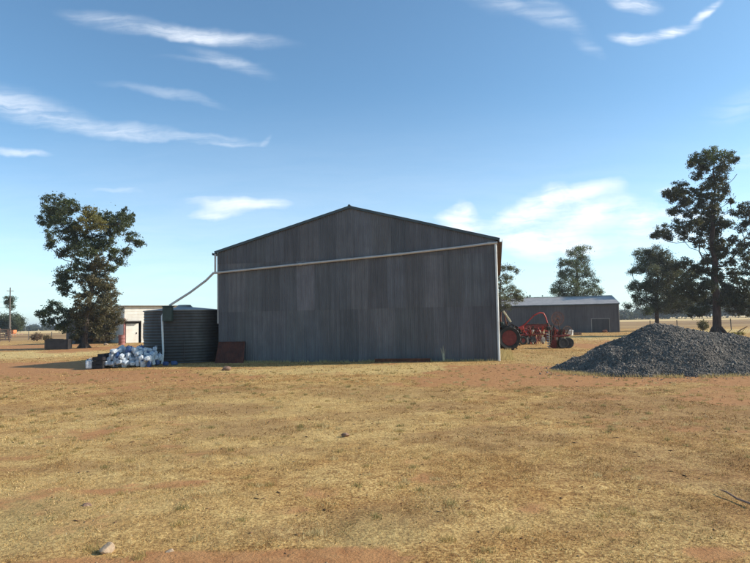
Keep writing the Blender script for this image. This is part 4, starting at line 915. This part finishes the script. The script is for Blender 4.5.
mb = MB(); mb.lathe([(.08,0),(.10,.02),(.10,.14),(.08,.16)], (.2,-.3,.72), 'z', 14); mb.build('seed_cup', m_plast, t)
mb = MB(); mb.box((.75,-.45,.62), (.16,.12,.34), None, .03); mb.build('hydraulic_block', m_cream, t)
t, w = implement('old rusty disc harrow with a black tyre right of the post hole digger', 'disc_harrow', 'harrow', 551, 569, 348.5, 0, 8, 5, 14, [m_rim, m_dark, m_rust, m_rust2, m_rim], 1.15)
wheel(t, (0.05, -.62, .28), .28, .2, .13, 0, m_dark); wheel(t, (.42, -.5, .28), .28, .2, .13, 0, m_dark)
t, w = implement('red and rust coloured tined seeder behind the boom of the post hole digger', 'seeder', 'seeder', 521, 558, 341.5, 0, 19, 5, 24, [m_red, m_rust2, m_rim, m_dark, m_rust], 1.25)
mb = MB(); mb.box((0, .1, 1.05), (w*.7, .42, .30), None, .04); mb.build('seed_or_shade_box', m_rim, t); mb = MB(); mb.box((0, .1, 1.225), (w*.72, .46, .04), None, .01); mb.build('lid', m_dark, t)
wheel(t, (w/2-.2, -.3, .38), .38, .16, .22, 0, m_rim)
g = G(558.5, 338.5); c = P(558.5, 318.5, g.y); t = thing('hay_rake', 'dark finger wheel rake raised behind the rusty disc harrow', 'rake', (g.x, g.y, 0), R(12))
mb = MB(); R_ = .62; zc = c.z
mb.lathe([(R_*.78,-.02),(R_*.82,-.02),(R_*.82,.02),(R_*.78,.02)], (0,0,zc), 'y', 30, closed=True)
for k in range(40):
    a = k*2*math.pi/40; mb.tube([(math.cos(a)*.1,0,zc+math.sin(a)*.1), (math.cos(a)*R_*.8,0,zc+math.sin(a)*R_*.8), (math.cos(a+.15)*R_,-.05,zc+math.sin(a+.15)*R_)], .008, 4)
mb.build('rake_wheel', m_rust, t)
mb = MB(); mb.tube([(0,.05,zc),(.3,.3,.7),(.5,.4,0)], .04, 7); mb.tube([(0,.05,zc),(-.4,.3,.6),(-.6,.4,0)], .04, 7); mb.tube([(-.9,.35,.55),(1.1,.35,.6)], .045, 7); mb.build('frame', m_dark, t)
mb = MB(); mb.lathe([(R_*.6,-.02),(R_*.66,-.02),(R_*.66,.02),(R_*.6,.02)], (.85,.1,.55), 'y', 24, closed=True)
for k in range(24):
    a = k*2*math.pi/24; mb.tube([(.85,.1,.55), (.85+math.cos(a)*R_*.75,.05,.55+math.sin(a)*R_*.75)], .008, 4)
mb.build('rake_wheel', m_rust2, t)
g = G(570.5, 335.5); t = thing('white_tub', 'dirty white plastic tub standing right of the rusty harrow', 'tub', (g.x, g.y, 0)); mb = MB(); mb.lathe([(.001,.0),(.20,.0),(.22,.06),(.24,.36),(.26,.38),(.26,.42),(.21,.42),(.20,.1),(.001,.08)], n=20); mb.build('tub', m_pipew, t, True); mb = MB(); mb.lathe([(.27,.42),(.28,.45),(.15,.50),(.001,.52)], n=20); mb.build('lid', m_pipew, t, True)
g = G(577.5, 335); t = thing('crate', 'low brown timber crate standing before the smaller grey shed', 'crate', (g.x, g.y, 0), R(-8)); crate(t, .62, .5, .26, m_wood)
g = G(613, 333); t = thing('scrap_block', 'small rusty lump lying at the right end of the smaller grey shed', 'scrap', (g.x-.2, 60.6, 0)); mb = MB(); mb.box((0,0,.14), (.5,.3,.24), None, .08, .02); mb.tube([(-.2,0,.2),(.25,0,.34)], .05, 7); mb.build('scrap', m_rust, t)
# ------------------------------------------------------------------ sky, sun
SUN_AZ, SUN_EL = R(2.5), R(29)         # azimuth measured from +x towards +y
sv = Vector((math.cos(SUN_EL)*math.cos(SUN_AZ), math.cos(SUN_EL)*math.sin(SUN_AZ), math.sin(SUN_EL)))
sd = bpy.data.lights.new('sun', 'SUN'); so_ = bpy.data.objects.new('sun', sd); COL.objects.link(so_); sd.energy = 3.7; sd.angle = R(.53); sd.color = (1, .91, .78)
so_.rotation_euler = sv.to_track_quat('Z', 'Y').to_euler()
W = bpy.data.worlds.new('World'); S.world = W; W.use_nodes = True; nt = W.node_tree; N = nt.nodes; LK = nt.links.new
bg = N['Background']; sky = N.new('ShaderNodeTexSky'); sky.sky_type = 'NISHITA'; sky.sun_disc = False; sky.sun_elevation = SUN_EL; sky.sun_rotation = math.pi/2-SUN_AZ
sky.air_density = .75; sky.dust_density = .8; sky.ozone_density = 1.3; sky.altitude = 200
tc = N.new('ShaderNodeTexCoord'); sep = N.new('ShaderNodeSeparateXYZ'); LK(tc.outputs['Generated'], sep.inputs[0])
def mth(op, a, b=None, clamp=False):
    n = N.new('ShaderNodeMath'); n.operation = op; n.use_clamp = clamp
    for v, i in ((a, 0), (b, 1)):
        if v is None: continue
        if isinstance(v, (int, float)): n.inputs[i].default_value = v
        else: LK(v, n.inputs[i])
    return n.outputs[0]
yy = mth('MAXIMUM', sep.outputs[1], .02); uu = mth('DIVIDE', sep.outputs[0], yy); vv = mth('DIVIDE', sep.outputs[2], yy)
cmb = N.new('ShaderNodeCombineXYZ'); LK(uu, cmb.inputs[0]); LK(vv, cmb.inputs[1]); uv = cmb.outputs[0]
def wnoise(vec, sc, scale, det, rough, off=(0,0,0), rot=0, dist=0.):
    m = N.new('ShaderNodeMapping'); m.inputs['Scale'].default_value = sc; m.inputs['Location'].default_value = off; m.inputs['Rotation'].default_value = (0,0,rot); LK(vec, m.inputs[0])
    n = N.new('ShaderNodeTexNoise'); n.inputs['Scale'].default_value = scale; n.inputs['Detail'].default_value = det; n.inputs['Roughness'].default_value = rough; n.inputs['Distortion'].default_value = dist; LK(m.outputs[0], n.inputs['Vector']); return n
wn = wnoise(uv, (1,1,1), 3.2, 5, .6)
vs_ = N.new('ShaderNodeVectorMath'); vs_.operation = 'SUBTRACT'; LK(wn.outputs['Color'], vs_.inputs[0]); vs_.inputs[1].default_value = (.5,.5,.5)
vm = N.new('ShaderNodeVectorMath'); vm.operation = 'MULTIPLY_ADD'; LK(vs_.outputs[0], vm.inputs[0]); vm.inputs[1].default_value = (.13,.07,0); LK(uv, vm.inputs[2]); wuv = vm.outputs[0]
s1 = wnoise(wuv, (1.5, 15, 1), 2.6, 8, .68, rot=R(-9), dist=.6).outputs[0]; s2 = wnoise(wuv, (1,1.6,1), 9, 6, .65).outputs[0]
def duv(px, py): r = ray(px, py); return r.x/r.y, r.z/r.y
#  x0,y0 -> x1,y1, half width px, weight, puffy(0..1)
WISPS = [(60,12,175,36,7,.38),(100,28,285,44,6.5,.58),(150,38,240,44,3.5,.4),(180,50,270,76,6,.28),(-60,92,80,120,13,.36),(-20,104,120,132,9,.32),(60,124,200,142,7,.42),(150,138,276,148,4.5,.45),(264,150,275,138,2.5,.35),(-20,150,58,155,3.5,.55),(85,187,168,190,3,.28),(180,200,292,206,5,.6),(190,214,262,217,4,.55),(190,212,300,205,5,.6),(125,234,185,236,5,.22),
         (100,86,240,112,4,.25),(150,60,260,64,3,.18),(20,170,120,176,3,.15),(300,250,430,240,6,.15),(380,190,430,192,3,.15),
         (600,38,662,38,4.5,.85),(650,36,708,22,4.5,.85),(700,24,726,-6,4,.75),(600,-4,660,6,7,.7),(520,-10,580,40,8,.28),(480,-10,560,30,7,.25),(560,40,600,60,5,.15),(430,-20,520,12,8,.12),
         (430,217,486,223,13,1.0),(446,206,472,214,10,1.0),(470,226,570,212,15,1.0),(500,214,590,184,13,1.0),(540,206,628,182,10,.95),(520,222,640,204,14,.8),(555,190,600,176,4,.7),(560,222,670,198,13,.9),(500,238,600,226,13,.9),(590,230,680,214,14,.85),(495,252,660,242,16,.85),(620,240,760,214,16,.6),(600,262,800,244,14,.35),(640,196,700,188,5,.45),(480,262,560,264,10,.4),(690,120,800,90,12,.18),(700,170,800,150,12,.25),(-40,300,120,296,14,.2),(0,270,60,268,8,.15)]
BANK = [(430,217,486,223,12,1.0),(446,206,472,214,9,.95),(470,224,560,213,11,1.0),(470,240,560,232,12,.9),(500,214,590,186,11,1.0),(545,206,626,184,8,.9),(540,226,650,202,12,.9),(500,248,610,232,14,.85),(600,230,680,212,12,.7),(500,256,660,244,12,.6)]
NB = len(WISPS); tots = [None, None]
for wi, (x0, y0, x1, y1, hw, wt) in enumerate([w for w in WISPS if not (w[0] >= 430 and w[1] > 180 and w[0] < 596)]+BANK):
    a = duv(x0, y0); b = duv(x1, y1); cx, cy = (a[0]+b[0])/2, (a[1]+b[1])/2; L_ = math.hypot(b[0]-a[0], b[1]-a[1])/2*1.25; an = math.atan2(b[1]-a[1], b[0]-a[0])
    m = N.new('ShaderNodeMapping'); m.vector_type = 'TEXTURE'; m.inputs['Location'].default_value = (cx, cy, 0); m.inputs['Rotation'].default_value = (0,0,an); m.inputs['Scale'].default_value = (L_, hw/F*1.9, 1); LK(wuv, m.inputs[0])
    ln = N.new('ShaderNodeVectorMath'); ln.operation = 'LENGTH'; LK(m.outputs[0], ln.inputs[0])
    mr = N.new('ShaderNodeMapRange'); mr.interpolation_type = 'SMOOTHSTEP'; LK(ln.outputs['Value'], mr.inputs[0]); mr.inputs[1].default_value = 1; mr.inputs[2].default_value = 0; mr.inputs[3].default_value = 0; mr.inputs[4].default_value = wt*1.0
    # screen-like union
    gi = 1 if (x0, y0, x1, y1, hw, wt) in BANK else 0; tot = tots[gi]
    tots[gi] = mr.outputs[0] if tot is None else mth('SUBTRACT', mth('ADD', tot, mr.outputs[0]), mth('MULTIPLY', tot, mr.outputs[0]))
st_ = N.new('ShaderNodeMapRange'); st_.interpolation_type = 'SMOOTHSTEP'; LK(mth('ADD', mth('MULTIPLY', s1, .7), mth('MULTIPLY', s2, .3)), st_.inputs[0]); st_.inputs[1].default_value = .36; st_.inputs[2].default_value = .62; st_.inputs[3].default_value = .22; st_.inputs[4].default_value = 1.15
dens = mth('MULTIPLY', tots[0], st_.outputs[0], True)
sb = N.new('ShaderNodeMapRange'); sb.interpolation_type = 'SMOOTHSTEP'; LK(mth('ADD', mth('MULTIPLY', s1, .5), mth('MULTIPLY', s2, .5)), sb.inputs[0]); sb.inputs[1].default_value = .36; sb.inputs[2].default_value = .58; sb.inputs[3].default_value = .36; sb.inputs[4].default_value = 1.1
dens = mth('ADD', dens, mth('MULTIPLY', tots[1], sb.outputs[0]), True)
vl = N.new('ShaderNodeMapRange'); vl.interpolation_type = 'SMOOTHSTEP'; LK(vv, vl.inputs[0]); vl.inputs[1].default_value = .42; vl.inputs[2].default_value = -.02; vl.inputs[3].default_value = 0; vl.inputs[4].default_value = .34
vs3 = N.new('ShaderNodeMapRange'); LK(s1, vs3.inputs[0]); vs3.inputs[1].default_value = .3; vs3.inputs[2].default_value = .7; vs3.inputs[3].default_value = .75; vs3.inputs[4].default_value = 1.2
veil = mth('MULTIPLY', vl.outputs[0], vs3.outputs[0])
dens = mth('MAXIMUM', dens, veil, True)
front = N.new('ShaderNodeMapRange'); LK(sep.outputs[1], front.inputs[0]); front.inputs[1].default_value = .02; front.inputs[2].default_value = .15
dens = mth('MULTIPLY', dens, front.outputs[0])
mix = N.new('ShaderNodeMix'); mix.data_type = 'RGBA'; LK(dens, mix.inputs[0]); tint = N.new('ShaderNodeMix'); tint.data_type = 'RGBA'; tint.blend_type = 'MULTIPLY'; tint.inputs[0].default_value = 1; LK(sky.outputs[0], tint.inputs[6]); tint.inputs[7].default_value = (.82, 1.08, 1.09, 1); LK(tint.outputs[2], mix.inputs[6]); mix.inputs[7].default_value = (6.1, 6.3, 6.6, 1)
LK(mix.outputs[2], bg.inputs[0]); bg.inputs[1].default_value = .122
S.view_settings.view_transform = 'Standard'; S.view_settings.look = 'None'; S.view_settings.gamma = 1; S.view_settings.use_curve_mapping = False; S.view_settings.exposure = .72
S.render.engine = 'CYCLES'; S.render.resolution_x = 1024; S.render.resolution_y = 769

# ------------------------------------------------------------------ air
mb = MB(); mb.box((0, 1600, 8.4), (9400, 6400, 19.6)); hz = mb.build('haze', bpy.data.materials.new('haze_air')); tag(hz, kind='stuff'); hm = hz.data.materials[0]; hm.use_nodes = True
hm.node_tree.nodes.clear(); ho = hm.node_tree.nodes.new('ShaderNodeOutputMaterial'); hv = hm.node_tree.nodes.new('ShaderNodeVolumePrincipled')
hv.inputs['Color'].default_value = (.80, .88, .96, 1); hv.inputs['Density'].default_value = .0004; hv.inputs['Anisotropy'].default_value = .2; hm.node_tree.links.new(hv.outputs[0], ho.inputs['Volume'])
